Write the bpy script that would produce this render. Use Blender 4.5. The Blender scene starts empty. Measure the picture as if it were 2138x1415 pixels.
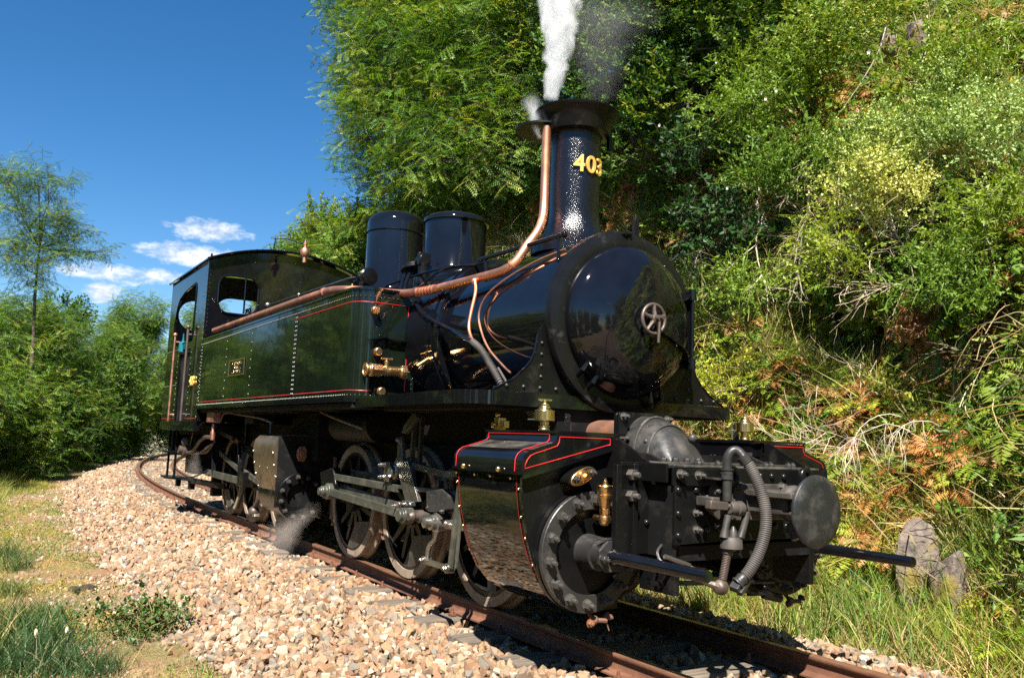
import bpy, bmesh, math, random
import numpy as np
from mathutils import Vector, Matrix, Euler
from mathutils.geometry import tessellate_polygon
random.seed(7)
rng = np.random.default_rng(7)
PI = math.pi
SC = bpy.context.scene
COL = SC.collection

# ------------------------------------------------------------------ camera
CAM = (6.742, -3.831, 1.185)
YAW, PITCH, ROLL, FPX = 2.580, 0.120, 0.039, 1775.4
W0, H0 = 2138.0, 1415.0
fw = Vector((math.cos(YAW)*math.cos(PITCH), math.sin(YAW)*math.cos(PITCH), math.sin(PITCH)))
rt = Vector((math.sin(YAW), -math.cos(YAW), 0)); up = rt.cross(fw)
r2 = rt*math.cos(ROLL) + up*math.sin(ROLL); u2 = -rt*math.sin(ROLL) + up*math.cos(ROLL)
cd = bpy.data.cameras.new('camera'); cam = bpy.data.objects.new('camera', cd); COL.objects.link(cam)
cam.matrix_world = Matrix(((r2.x, u2.x, -fw.x, CAM[0]), (r2.y, u2.y, -fw.y, CAM[1]), (r2.z, u2.z, -fw.z, CAM[2]), (0, 0, 0, 1)))
cd.sensor_width = 36; cd.lens = FPX/W0*36; cd.clip_end = 3000; cd.clip_start = 0.05
SC.camera = cam

def U(px, py, ax, val):
    """surveyed point: where the sight line of a measured point meets a known plane of the engine"""
    d = fw + r2*((px-W0/2)/FPX) - u2*((py-H0/2)/FPX)
    i = 'xyz'.index(ax); c = Vector(CAM)
    return c + d*((val-c[i])/d[i])

# ------------------------------------------------------------------ light
SUN = Vector((1.0, -0.84, 1.62)).normalized()
w = bpy.data.worlds.new('World'); SC.world = w; w.use_nodes = True
nt = w.node_tree; N = nt.nodes; L = nt.links; N.clear()
wo = N.new('ShaderNodeOutputWorld'); bg = N.new('ShaderNodeBackground'); bg.inputs[1].default_value = 0.050
sky = N.new('ShaderNodeTexSky'); sky.sky_type = 'NISHITA'; sky.sun_disc = False
sky.sun_elevation = math.asin(SUN.z); sky.sun_rotation = math.atan2(SUN.x, SUN.y)
sky.altitude = 900; sky.air_density = 1.0; sky.dust_density = 0.15; sky.ozone_density = 2.6
hs = N.new('ShaderNodeHueSaturation'); hs.inputs['Saturation'].default_value = 1.33; hs.inputs['Hue'].default_value = .500; hs.inputs['Value'].default_value = 1.08
L.new(sky.outputs[0], hs.inputs['Color'])
# clouds: soft cumulus placed by direction, the same for every viewpoint
tc = N.new('ShaderNodeTexCoord')
nz = N.new('ShaderNodeTexNoise'); nz.inputs['Scale'].default_value = 34; nz.inputs['Detail'].default_value = 10; nz.inputs['Roughness'].default_value = .68
mp = N.new('ShaderNodeMapping'); mp.inputs['Scale'].default_value = (1, 1, 2.2)
L.new(tc.outputs['Generated'], mp.inputs[0]); L.new(mp.outputs[0], nz.inputs['Vector'])
nz2 = N.new('ShaderNodeTexNoise'); nz2.inputs['Scale'].default_value = 7; nz2.inputs['Detail'].default_value = 3
L.new(mp.outputs[0], nz2.inputs['Vector'])
def wmath(op, a, b=None, clamp=False):
    m = N.new('ShaderNodeMath'); m.operation = op; m.use_clamp = clamp
    for i, q in enumerate((a, b)):
        if q is None: continue
        if isinstance(q, (int, float)): m.inputs[i].default_value = q
        else: L.new(q, m.inputs[i])
    return m.outputs[0]
def cloud_dir(px, py):
    return (fw + r2*((px-W0/2)/FPX) - u2*((py-H0/2)/FPX)).normalized()
blobs = [(440, 482, .040, .013, 1.0), (400, 532, .052, .0125, 1.05), (470, 540, .028, .010, .9), (235, 571, .058, .0105, .95), (340, 576, .040, .0080, .95), (213, 610, .017, .0120, 1.25), (348, 470, .010, .005, .7), (512, 491, .014, .005, .7)]
dirs = [(cloud_dir(a, b), c, d, e) for a, b, c, d, e in blobs]
# the same kind of small fair-weather clouds all round the horizon
rc = random.Random(5)
for k in range(22):
    az = YAW + 0.75 + k*(2*PI-1.5)/22 + rc.uniform(-.08, .08); el = rc.uniform(.14, .36)
    dirs.append((Vector((math.cos(az)*math.cos(el), math.sin(az)*math.cos(el), math.sin(el))), rc.uniform(.03, .08), rc.uniform(.01, .02), rc.uniform(.5, 1)))
tot = None
for dv, sx, sz, amp in dirs:
    a = Vector((-dv.y, dv.x, 0)).normalized(); b = dv.cross(a).normalized(); 
    def dot(vec, scale):
        m = N.new('ShaderNodeVectorMath'); m.operation = 'DOT_PRODUCT'; L.new(tc.outputs['Generated'], m.inputs[0]); m.inputs[1].default_value = tuple(vec*(1/scale)); return m.outputs['Value']
    da = dot(a, sx); db = dot(b, sz); dd = dot(dv, 1)
    off = dv.dot(b)/sz
    r = wmath('ADD', wmath('MULTIPLY', da, da), wmath('MULTIPLY', db, db))
    g = wmath('MULTIPLY', wmath('SUBTRACT', 1.0, wmath('MULTIPLY', r, .45), True), wmath('GREATER_THAN', dd, 0))
    g = wmath('MULTIPLY', g, amp)
    tot = g if tot is None else wmath('MAXIMUM', tot, g)
cov = wmath('SUBTRACT', wmath('ADD', wmath('MULTIPLY', tot, 1.15), wmath('MULTIPLY', nz.outputs[0], 2.1)), 1.62)
cov = wmath('MULTIPLY', wmath('MULTIPLY', cov, 1.35, True), wmath('GREATER_THAN', tot, .02))
cr = N.new('ShaderNodeMix'); cr.data_type = 'RGBA'; L.new(cov, cr.inputs[0]); L.new(hs.outputs[0], cr.inputs[6]); cc = N.new('ShaderNodeMix'); cc.data_type = 'RGBA'; L.new(wmath('MULTIPLY', wmath('SUBTRACT', nz.outputs[0], .42), 4, True), cc.inputs[0]); cc.inputs[6].default_value = (5.6, 6.1, 7.0, 1); cc.inputs[7].default_value = (9.6, 9.8, 10.1, 1); L.new(cc.outputs[2], cr.inputs[7])
L.new(cr.outputs[2], bg.inputs[0]); L.new(bg.outputs[0], wo.inputs[0])

sd = bpy.data.lights.new('sun', 'SUN'); sd.energy = 5.0; sd.angle = math.radians(.53); sd.color = (1, .955, .88)
so = bpy.data.objects.new('sun', sd); COL.objects.link(so); so.location = SUN*60
so.rotation_euler = SUN.to_track_quat('Z', 'Y').to_euler()
vs = SC.view_settings; vs.view_transform = 'Standard'; vs.look = 'None'; vs.gamma = 1; vs.exposure = 1.5; vs.use_curve_mapping = False
SC.cycles.max_bounces = 8; SC.cycles.transparent_max_bounces = 8; SC.cycles.volume_step_rate = 1.0; SC.cycles.volume_max_steps = 128
SC.cycles.sample_clamp_indirect = 8.0; SC.cycles.volume_bounces = 4
SC.cycles.use_denoising = False

# ------------------------------------------------------------------ materials
MATS = {}
def newmat(name):
    m = bpy.data.materials.new(name); m.use_nodes = True; MATS[name] = m
    n = m.node_tree.nodes; return m, n, m.node_tree.links, n['Principled BSDF']
def noise(n, l, scale, detail=4, rough=.55, vec=None, coord='Object'):
    t = n.new('ShaderNodeTexNoise'); t.inputs['Scale'].default_value = scale; t.inputs['Detail'].default_value = detail; t.inputs['Roughness'].default_value = rough
    if vec is None:
        c = n.new('ShaderNodeTexCoord'); vec = c.outputs[coord]
    l.new(vec, t.inputs['Vector']); return t.outputs['Fac']
def ramp(n, l, fac, stops):
    r = n.new('ShaderNodeValToRGB'); e = r.color_ramp.elements
    while len(e) < len(stops): e.new(.5)
    for i, (p, c) in enumerate(stops):
        e[i].position = p; e[i].color = (*c, 1) if len(c) == 3 else c
    l.new(fac, r.inputs[0]); return r.outputs[0]
def bump(n, l, fac, strength, dist, bsdf, prev=None):
    b = n.new('ShaderNodeBump'); b.inputs['Strength'].default_value = strength; b.inputs['Distance'].default_value = dist
    l.new(fac, b.inputs['Height']); l.new(b.outputs[0], bsdf.inputs['Normal'])
    if prev: l.new(prev, b.inputs['Normal'])
    return b.outputs[0]
def simple(name, col, rough, metal=0, var=.25, vscale=6, bstr=0, bscale=60, coat=0, spec=.5, dirt=None, dirtscale=3, dirtlo=.5, dirthi=.7, wav=0, wavscale=2.2):
    m, n, l, b = newmat(name)
    f = noise(n, l, vscale)
    c0 = tuple(c*(1-var) for c in col); c1 = tuple(min(1, c*(1+var)) for c in col)
    out = ramp(n, l, f, [(.3, c0), (.7, c1)])
    b.inputs['Roughness'].default_value = rough; b.inputs['Metallic'].default_value = metal
    b.inputs['Specular IOR Level'].default_value = spec
    if coat: b.inputs['Coat Weight'].default_value = coat; b.inputs['Coat Roughness'].default_value = .025
    if dirt:
        f2 = noise(n, l, dirtscale, 7, .65)
        k = ramp(n, l, f2, [(dirtlo, (0, 0, 0)), (dirthi, (1, 1, 1))])
        mx = n.new('ShaderNodeMix'); mx.data_type = 'RGBA'; l.new(k, mx.inputs[0]); l.new(out, mx.inputs[6]); mx.inputs[7].default_value = (*dirt, 1); out = mx.outputs[2]
        mr = n.new('ShaderNodeMapRange'); l.new(k, mr.inputs[0]); mr.inputs[3].default_value = rough; mr.inputs[4].default_value = min(.85, rough+.4); l.new(mr.outputs[0], b.inputs['Roughness'])
        if coat:
            mr2 = n.new('ShaderNodeMapRange'); l.new(k, mr2.inputs[0]); mr2.inputs[3].default_value = coat; mr2.inputs[4].default_value = 0; l.new(mr2.outputs[0], b.inputs['Coat Weight'])
    l.new(out, b.inputs['Base Color'])
    prev = None
    if bstr: prev = bump(n, l, noise(n, l, bscale, 3), bstr, .004, b)
    if wav: 
        prev = bump(n, l, noise(n, l, wavscale, 2, .4), 1.0, wav, b, prev)
        if coat: l.new(prev, b.inputs['Coat Normal'])
    return m
simple('nut_grey', (.06, .056, .05), .38, metal=.3, bstr=.2, dirt=(.12, .10, .08), dirtscale=20)
simple('rivet_black', (.022, .022, .020), .32, metal=.4)
simple('red_dark', (.20, .012, .010), .4)
simple('black_gloss', (.004, .004, .005), .06, coat=.0, spec=.62, wav=.0012, wavscale=5)
simple('tank_gloss', (.005, .008, .005), .06, coat=.0, spec=.70, wav=.0030, wavscale=3.2)
simple('door_gloss', (.004, .004, .005), .035, spec=.6, wav=.0008, wavscale=3)
simple('ring_black', (.006, .006, .006), .30, spec=.3, dirt=(.05, .048, .042), dirtscale=9, dirtlo=.58, dirthi=.85)
simple('chimney_black', (.004, .004, .006), .17, spec=.65, bstr=.6, bscale=190)
simple('frame_black', (.005, .005, .005), .27, spec=.28, dirt=(.030, .026, .021), dirtscale=6, dirtlo=.55, dirthi=.85, bstr=.3, bscale=50)
simple('dish_black', (.004, .004, .004), .38, spec=.25)
simple('dusty_black', (.010, .010, .010), .35, spec=.4, dirt=(.085, .072, .055), dirtscale=5, dirtlo=.38, dirthi=.66)
simple('under_black', (.006, .006, .006), .6, spec=.2, dirt=(.022, .018, .014), dirtscale=6)
simple('cast_grey', (.030, .029, .027), .40, metal=.2, bstr=.4, bscale=45, dirt=(.10, .085, .07), dirtscale=7, dirtlo=.5, dirthi=.8)
simple('buffer_grey', (.019, .020, .020), .38, metal=.2, bstr=.3, bscale=30, dirt=(.07, .064, .054), dirtscale=9, dirtlo=.5, dirthi=.75)
simple('rod_paint', (.050, .052, .040), .38, spec=.5, bstr=.2, dirt=(.12, .10, .075), dirtscale=6, dirtlo=.5, dirthi=.8)
simple('bright_steel', (.34, .32, .29), .28, metal=.9, bstr=.2, dirt=(.12, .09, .06), dirtscale=12, dirtlo=.5, dirthi=.75)
simple('worn_steel', (.105, .08, .066), .45, metal=.5, bstr=.3, dirt=(.09, .065, .045), dirtscale=14)
simple('tyre_face', (.27, .205, .15), .6, metal=.1, bstr=.3, dirt=(.15, .105, .07), dirtscale=7)
simple('brass', (.86, .53, .24), .30, metal=1, var=.15, bstr=.15, dirt=(.30, .17, .06), dirtscale=10, dirtlo=.55, dirthi=.8)
simple('polished_brass', (.92, .66, .30), .26, metal=1, var=.1)
simple('copper', (.98, .40, .23), .44, metal=1, var=.15, dirt=(.50, .22, .13), dirtscale=5, dirtlo=.5, dirthi=.8)
simple('copper_worn', (.75, .36, .24), .38, metal=.95, var=.2, dirt=(.16, .09, .06), dirtscale=6, dirtlo=.42, dirthi=.7)
simple('red_paint', (.42, .012, .016), .35)
simple('gold_paint', (.72, .43, .10), .38, metal=.35, var=.15)
simple('guard_metal', (.20, .15, .095), .34, metal=.75, var=.3, vscale=4, bstr=.3, bscale=25, dirt=(.10, .075, .05), dirtscale=4, wav=.002, wavscale=3)
simple('rust_brown', (.12, .055, .032), .7, dirt=(.22, .08, .03), dirtscale=9)
simple('hose_rubber', (.060, .052, .046), .6, bstr=.2, dirt=(.11, .09, .07), dirtscale=8)
simple('wheel_dark', (.008, .008, .008), .4, spec=.3, dirt=(.030, .024, .018), dirtscale=5, dirtlo=.5, dirthi=.8)
simple('weight_grey', (.032, .029, .025), .45, dirt=(.075, .062, .048), dirtscale=6, dirtlo=.4, dirthi=.75)
simple('cab_inside', (.07, .085, .10), .5, dirt=(.03, .03, .03), dirtscale=6)
simple('rail_rust', (.12, .050, .026), .72, var=.3, vscale=11, bstr=.5, bscale=90, dirt=(.20, .085, .04), dirtscale=4, dirtlo=.5, dirthi=.8)
simple('rail_head', (.20, .105, .06), .36, metal=.35, var=.25, vscale=9, dirt=(.12, .05, .028), dirtscale=5)
simple('bark', (.075, .058, .042), .85, var=.4, vscale=14, bstr=1.0, bscale=40)
simple('dead_wood', (.52, .43, .31), .8, var=.35, vscale=9)
simple('teal_plastic', (.012, .13, .16), .3)
def glassmat():
    m, n, l, b = newmat('window_glass'); b.inputs['Base Color'].default_value = (.9, .95, .93, 1); b.inputs['Roughness'].default_value = .02
    b.inputs['Transmission Weight'].default_value = 1; b.inputs['IOR'].default_value = 1.1
glassmat()
def woodmat():
    m, n, l, b = newmat('sleeper_wood')
    c = n.new('ShaderNodeTexCoord'); mp = n.new('ShaderNodeMapping'); mp.inputs['Scale'].default_value = (30, 2.5, 30); l.new(c.outputs['Object'], mp.inputs[0])
    f = noise(n, l, 1.0, 6, .6, mp.outputs[0]); out = ramp(n, l, f, [(.3, (.05, .038, .028)), (.55, (.14, .11, .08)), (.8, (.22, .18, .14))]); l.new(out, b.inputs['Base Color'])
    b.inputs['Roughness'].default_value = .85; bump(n, l, f, .8, .012, b)
woodmat()
def stonemat():
    m, n, l, b = newmat('ballast_stone')
    o = n.new('ShaderNodeObjectInfo'); r = n.new('ShaderNodeValToRGB'); e = r.color_ramp.elements
    st = [(0, (0.24, 0.115, 0.059)), (0.14, (0.267, 0.161, 0.092)), (0.3, (0.293, 0.217, 0.138)), (0.44, (0.276, 0.152, 0.084)), (0.58, (0.177, 0.165, 0.138)), (0.72, (0.32, 0.202, 0.101)), (0.86, (0.302, 0.249, 0.176)), (0.97, (0.444, 0.414, 0.317))]
    while len(e) < len(st): e.new(.5)
    for i, (p, c) in enumerate(st): e[i].position = p; e[i].color = (*c, 1)
    r.color_ramp.interpolation = 'LINEAR'
    l.new(o.outputs['Random'], r.inputs[0])
    f = noise(n, l, 28, 6, .6); k = ramp(n, l, f, [(.3, (.62, .6, .58)), (.5, (1, .98, .95)), (.75, (1.15, 1.0, .85))])
    mx = n.new('ShaderNodeMix'); mx.data_type = 'RGBA'; mx.blend_type = 'MULTIPLY'; mx.inputs[0].default_value = 1; l.new(r.outputs[0], mx.inputs[6]); l.new(k, mx.inputs[7])
    l.new(mx.outputs[2], b.inputs['Base Color']); b.inputs['Roughness'].default_value = .82
    bump(n, l, noise(n, l, 60, 5, .6), .5, .006, b)
stonemat()
def bedmat():
    m, n, l, b = newmat('ballast_soil')
    f = noise(n, l, 22, 8, .7); out = ramp(n, l, f, [(.3, (.07, .045, .028)), (.5, (.19, .115, .07)), (.7, (.28, .18, .115))]); l.new(out, b.inputs['Base Color'])
    b.inputs['Roughness'].default_value = .95; bump(n, l, noise(n, l, 45, 6, .7), 1, .03, b)
bedmat()
def groundmat():
    m, n, l, b = newmat('verge_ground')
    f = noise(n, l, 1.6, 8, .65); g = noise(n, l, 30, 6, .7)
    a = ramp(n, l, f, [(.42, (.27, .145, .07)), (.52, (.235, .165, .06)), (.62, (.13, .145, .03))])
    k = ramp(n, l, g, [(.3, (.45, .45, .45)), (.6, (1.1, 1.1, 1.1))])
    mx = n.new('ShaderNodeMix'); mx.data_type = 'RGBA'; mx.blend_type = 'MULTIPLY'; mx.inputs[0].default_value = 1; l.new(a, mx.inputs[6]); l.new(k, mx.inputs[7])
    l.new(mx.outputs[2], b.inputs['Base Color']); b.inputs['Roughness'].default_value = .95; bump(n, l, g, 1, .03, b)
groundmat()
def soilmat():
    m, n, l, b = newmat('hill_soil')
    f = noise(n, l, 3.2, 8, .7)
    a = ramp(n, l, f, [(.35, (.035, .026, .017)), (.5, (.06, .05, .025)), (.66, (.045, .06, .018)), (.8, (.13, .10, .07))])
    l.new(a, b.inputs['Base Color']); b.inputs['Roughness'].default_value = .95; bump(n, l, noise(n, l, 12, 8, .7), 1, .1, b)
soilmat()
def rockmat():
    m, n, l, b = newmat('rock')
    f = noise(n, l, 6, 8, .7); g = noise(n, l, 2.3, 5, .6)
    a = ramp(n, l, f, [(.3, (.05, .042, .036)), (.5, (.17, .13, .105)), (.7, (.27, .21, .17))])
    k = ramp(n, l, g, [(.52, (0, 0, 0)), (.62, (1, 1, 1))])
    mx = n.new('ShaderNodeMix'); mx.data_type = 'RGBA'; l.new(k, mx.inputs[0]); l.new(a, mx.inputs[6]); mx.inputs[7].default_value = (.20, .15, .03, 1)
    l.new(mx.outputs[2], b.inputs['Base Color']); b.inputs['Roughness'].default_value = .9; bump(n, l, f, 1, .05, b)
rockmat()
def leafmat(name, stops, trans=.35, rough=.5):
    m, n, l, b = newmat(name)
    o = n.new('ShaderNodeObjectInfo'); at = n.new('ShaderNodeAttribute'); at.attribute_name = 'tint'
    ad = n.new('ShaderNodeMath'); ad.operation = 'ADD'; l.new(o.outputs['Random'], ad.inputs[0]); l.new(at.outputs['Fac'], ad.inputs[1])
    fr = n.new('ShaderNodeMath'); fr.operation = 'FRACT'; l.new(ad.outputs[0], fr.inputs[0])
    c = ramp(n, l, fr.outputs[0], stops)
    pn = noise(n, l, .9, 4, .65, o.outputs['Location']); pc = ramp(n, l, pn, [(.36, (.70, .84, .90)), (.5, (1, 1, 1)), (.64, (1.22, 1.07, .80))]); mm = n.new('ShaderNodeMix'); mm.data_type = 'RGBA'; mm.blend_type = 'MULTIPLY'; mm.inputs[0].default_value = 1
    l.new(c, mm.inputs[6]); l.new(pc, mm.inputs[7]); c = mm.outputs[2]; l.new(c, b.inputs['Base Color']); b.inputs['Roughness'].default_value = rough; b.inputs['Specular IOR Level'].default_value = .35
    t = n.new('ShaderNodeBsdfTranslucent'); mc = n.new('ShaderNodeMix'); mc.data_type = 'RGBA'; mc.blend_type = 'MULTIPLY'; mc.inputs[0].default_value = 1
    l.new(c, mc.inputs[6]); mc.inputs[7].default_value = (1.25, 1.2, .5, 1); l.new(mc.outputs[2], t.inputs[0])
    ms = n.new('ShaderNodeMixShader'); ms.inputs[0].default_value = trans; l.new(b.outputs[0], ms.inputs[1]); l.new(t.outputs[0], ms.inputs[2]); l.new(ms.outputs[0], n['Material Output'].inputs[0])
leafmat('leaf_locust', [(0, (.05, .135, .016)), (.5, (.10, .205, .024)), (.85, (.17, .26, .032)), (1, (.28, .28, .045))], .40)
leafmat('leaf_dark', [(0, (.025, .070, .013)), (.6, (.055, .125, .020)), (1, (.10, .17, .028))], .3)
leafmat('leaf_bright', [(0, (.10, .19, .018)), (.5, (.22, .30, .032)), (.85, (.32, .37, .048)), (1, (.40, .36, .08))], .36)
leafmat('leaf_fern', [(0, (.10, .20, .018)), (.5, (.22, .31, .032)), (.85, (.33, .37, .042)), (1, (.44, .32, .05))], .38)
leafmat('leaf_brown', [(0, (.22, .075, .020)), (.5, (.38, .16, .045)), (1, (.50, .28, .10))], .25)
leafmat('leaf_pale', [(0, (.30, .38, .08)), (.6, (.46, .54, .18)), (1, (.60, .64, .34))], .3)
leafmat('leaf_blossom', [(0, (.75, .72, .70)), (1, (.85, .80, .78))], .3)
leafmat('grass_green', [(0, (.08, .17, .022)), (.5, (.19, .29, .035)), (.8, (.32, .36, .07)), (1, (.48, .40, .14))], .38)
leafmat('grass_dry', [(0, (.38, .27, .12)), (.5, (.52, .39, .20)), (1, (.28, .26, .09))], .3)
leafmat('grass_blue_shaded', [(0, (.030, .070, .022)), (.5, (.055, .110, .030)), (1, (.11, .16, .045))], .3)  # blue-green grass, its colour darkened for the shadow over the tufts

# ------------------------------------------------------------------ mesh helpers
def V(*a): return Vector(a)
def basis(ax):
    ax = Vector(ax).normalized(); t = Vector((0, 0, 1)) if abs(ax.z) < .9 else Vector((0, 1, 0))
    u = t.cross(ax).normalized(); v = ax.cross(u); return ax, u, v
class MB:
    def __init__(s): s.v = []; s.f = []; s.m = []; s.b = []
    def add(s, vs, fs, mat=0):
        o = len(s.v); s.v += [tuple(p) for p in vs]; s.f += [tuple(i+o for i in f) for f in fs]; s.m += [mat]*len(fs); s.b.append((0, 0, range(o, len(s.v)), range(len(s.f)-len(fs), len(s.f)))); return s
    def box(s, c, sz, rot=None, mat=0):
        hx, hy, hz = (q/2 for q in sz); P = [V(x, y, z) for x in (-hx, hx) for y in (-hy, hy) for z in (-hz, hz)]
        if rot is not None: P = [rot @ p for p in P]
        P = [p+Vector(c) for p in P]
        return s.add(P, [(0, 1, 3, 2), (4, 6, 7, 5), (0, 4, 5, 1), (2, 3, 7, 6), (0, 2, 6, 4), (1, 5, 7, 3)], mat)
    def bb(s, x0, x1, y0, y1, z0, z1, mat=0): return s.box(((x0+x1)/2, (y0+y1)/2, (z0+z1)/2), (abs(x1-x0), abs(y1-y0), abs(z1-z0)), None, mat)
    def bar(s, a, b, wd, ht, upv=(0, 0, 1), mat=0):
        a = Vector(a); b = Vector(b); d = (b-a); L_ = d.length; d.normalize(); sd_ = Vector(upv).cross(d).normalized(); u_ = d.cross(sd_)
        R = Matrix((d, sd_, u_)).transposed(); return s.box((a+b)/2, (L_, wd, ht), R, mat)
    def lathe(s, o, ax, prof, n=24, mat=0, closed=False):
        ax, u, v = basis(ax); o = Vector(o); P = []; F = []; k = len(prof)
        for t, r in prof:
            for i in range(n):
                a = 2*PI*i/n; P.append(o+ax*t+(u*math.cos(a)+v*math.sin(a))*max(r, 1e-4))
        for j in range(k-1):
            for i in range(n):
                i2 = (i+1) % n; F.append((j*n+i, j*n+i2, (j+1)*n+i2, (j+1)*n+i))
        if closed:
            for i in range(n):
                i2 = (i+1) % n; F.append(((k-1)*n+i, (k-1)*n+i2, i2, i))
        else: F.append(tuple(range(n))[::-1]); F.append(tuple((k-1)*n+i for i in range(n)))
        return s.add(P, F, mat)
    def cyl(s, a, b, r, n=16, mat=0, r1=None):
        a = Vector(a); b = Vector(b); L_ = (b-a).length; return s.lathe(a, b-a, [(0, r), (L_, r if r1 is None else r1)], n, mat)
    def tube(s, pts, r, n=10, mat=0, caps=True):
        pts = [Vector(p) for p in pts]; k = len(pts); rr = r if isinstance(r, (list, tuple)) else [r]*k; P = []; F = []; pu = None
        for i, p in enumerate(pts):
            d = (pts[min(i+1, k-1)]-pts[max(i-1, 0)])
            if d.length < 1e-9: d = V(0, 0, 1)
            d.normalize()
            if pu is None: _, pu, _ = basis(d)
            u = (pu-d*pu.dot(d)).normalized(); v = d.cross(u); pu = u
            for j in range(n):
                a = 2*PI*j/n; P.append(p+(u*math.cos(a)+v*math.sin(a))*rr[i])
        for i in range(k-1):
            for j in range(n):
                j2 = (j+1) % n; F.append((i*n+j, i*n+j2, (i+1)*n+j2, (i+1)*n+j))
        if caps: F.append(tuple(range(n))[::-1]); F.append(tuple((k-1)*n+j for j in range(n)))
        return s.add(P, F, mat)
    def torus(s, c, ax, R, r, n=28, m=8, mat=0, a0=0, a1=2*PI):
        ax, u, v = basis(ax); c = Vector(c); full = abs(a1-a0-2*PI) < 1e-6; K = n if full else n+1; P = []; F = []
        for i in range(K):
            a = a0+(a1-a0)*i/n; d = u*math.cos(a)+v*math.sin(a)
            for j in range(m):
                b = 2*PI*j/m; P.append(c+d*(R+r*math.cos(b))+ax*(r*math.sin(b)))
        for i in range(K if full else K-1):
            i2 = (i+1) % K
            for j in range(m):
                j2 = (j+1) % m; F.append((i*m+j, i2*m+j, i2*m+j2, i*m+j2))
        return s.add(P, F, mat)
    def ball(s, c, r, n=10, sc=(1, 1, 1), mat=0):
        P = []; F = []; k = n//2+1
        for i in range(k+1):
            t = PI*i/k
            for j in range(n):
                a = 2*PI*j/n; P.append(V(c[0]+r*sc[0]*math.sin(t)*math.cos(a), c[1]+r*sc[1]*math.sin(t)*math.sin(a), c[2]+r*sc[2]*math.cos(t)))
        for i in range(k):
            for j in range(n):
                j2 = (j+1) % n; F.append((i*n+j, (i+1)*n+j, (i+1)*n+j2, i*n+j2))
        return s.add(P, F, mat)
    def prism(s, pts, ext, mat=0):
        pts = [Vector(p) for p in pts]; e = Vector(ext); k = len(pts)
        return s.add(pts+[p+e for p in pts], [tuple(range(k))[::-1], tuple(range(k, 2*k))]+[(i, (i+1) % k, k+(i+1) % k, k+i) for i in range(k)], mat)
    def plate(s, outer, holes, fn, ext, mat=0):
        """flat or bent plate with holes: outlines in 2-D, fn maps (a,b) to 3-D, ext is the thickness vector"""
        loops = [outer]+holes; tri = tessellate_polygon([[V(a, b, 0) for a, b in lp] for lp in loops]); flat = [p for lp in loops for p in lp]
        P = [Vector(fn(a, b)) for a, b in flat]; k = len(P); e = Vector(ext); F = [tuple(t) for t in tri]+[tuple(i+k for i in t[::-1]) for t in tri]
        o = 0
        for lp in loops:
            m = len(lp)
            for i in range(m): F.append((o+i, o+(i+1) % m, k+o+(i+1) % m, k+o+i))
            o += m
        return s.add(P+[p+e for p in P], F, mat)
    def hexnut(s, c, ax, r, h, stud=.5, mat=0):
        ax, u, v = basis(ax); c = Vector(c)
        s.lathe(c, ax, [(0, r*1.25), (h*.15, r*1.25)], 12, mat); s.lathe(c+ax*h*.15, ax, [(0, r), (h*.85, r), (h, r*.88)], 6, mat)
        if stud: s.lathe(c+ax*h, ax, [(0, r*.52), (h*stud, r*.52), (h*stud*1.15, r*.4)], 10, mat)
        return s
    def rivet(s, c, ax, r, mat=0, n=8):
        return s.lathe(c, ax, [(0, r), (r*.45, r*.88), (r*.8, r*.5), (r*.92, r*.12)], n, mat)
    def build(s, name, mats, parent=None, bev=0, smooth=True, ang=38, **props):
        if parent is not None and props.get('kind') != 'stuff' and s.b and sum(len(q[3]) for q in s.b) == len(s.f) and sum(len(q[2]) for q in s.b) == len(s.v):
            # pieces that do not touch become objects of their own
            K = len(s.b); up_ = list(range(K))
            def find(i):
                while up_[i] != i: i = up_[i]
                return i
            bx_ = [([min(s.v[j][k] for j in q[2])-.004 for k in range(3)], [max(s.v[j][k] for j in q[2])+.004 for k in range(3)]) for q in s.b]
            for i in range(K):
                for j in range(i):
                    if all(bx_[i][0][k] <= bx_[j][1][k] and bx_[j][0][k] <= bx_[i][1][k] for k in range(3)): up_[find(i)] = find(j)
            gr = {}
            for i in range(K): gr.setdefault(find(i), []).append(i)
            if 1 < len(gr) <= 40:
                out = []
                for g_ in sorted(gr.values(), key=lambda g: -sum(len(s.b[i][2]) for i in g)):
                    m_ = MB()
                    for i in g_:
                        vr, fr = s.b[i][2], s.b[i][3]; m_.add([s.v[j] for j in vr], [tuple(t-vr[0] for t in s.f[j]) for j in fr]); m_.m[-len(fr):] = [s.m[j] for j in fr]
                    m_.b = []; out.append(m_.build(name, mats, parent, bev, smooth, ang, **props))
                return out[0]
        me = bpy.data.meshes.new(name); me.from_pydata(s.v, [], s.f)
        mats = mats if isinstance(mats, (list, tuple)) else [mats]
        for m in mats: me.materials.append(MATS[m])
        if len(mats) > 1: me.polygons.foreach_set('material_index', s.m)
        me.validate(); bm = bmesh.new(); bm.from_mesh(me); bmesh.ops.recalc_face_normals(bm, faces=bm.faces); bm.to_mesh(me); bm.free()
        if smooth:
            me.shade_smooth(); me.set_sharp_from_angle(angle=math.radians(ang))
        o = bpy.data.objects.new(name, me); COL.objects.link(o)
        if parent is not None: o.parent = parent
        if bev:
            bv = o.modifiers.new('bevel', 'BEVEL'); bv.width = bev; bv.segments = 2; bv.limit_method = 'ANGLE'; bv.angle_limit = math.radians(40)
        for k, q in props.items(): o[k] = q
        return o
def crom(pts, k=6):
    pts = [Vector(p) for p in pts]; P = [pts[0]*2-pts[1]]+pts+[pts[-1]*2-pts[-2]]; out = []
    for i in range(1, len(P)-2):
        a, b, c, d = P[i-1:i+3]
        for j in range(k):
            t = j/k; out.append(.5*((2*b)+(c-a)*t+(2*a-5*b+4*c-d)*t*t+(3*b-a-3*c+d)*t**3))
    out.append(pts[-1]); return out
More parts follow.
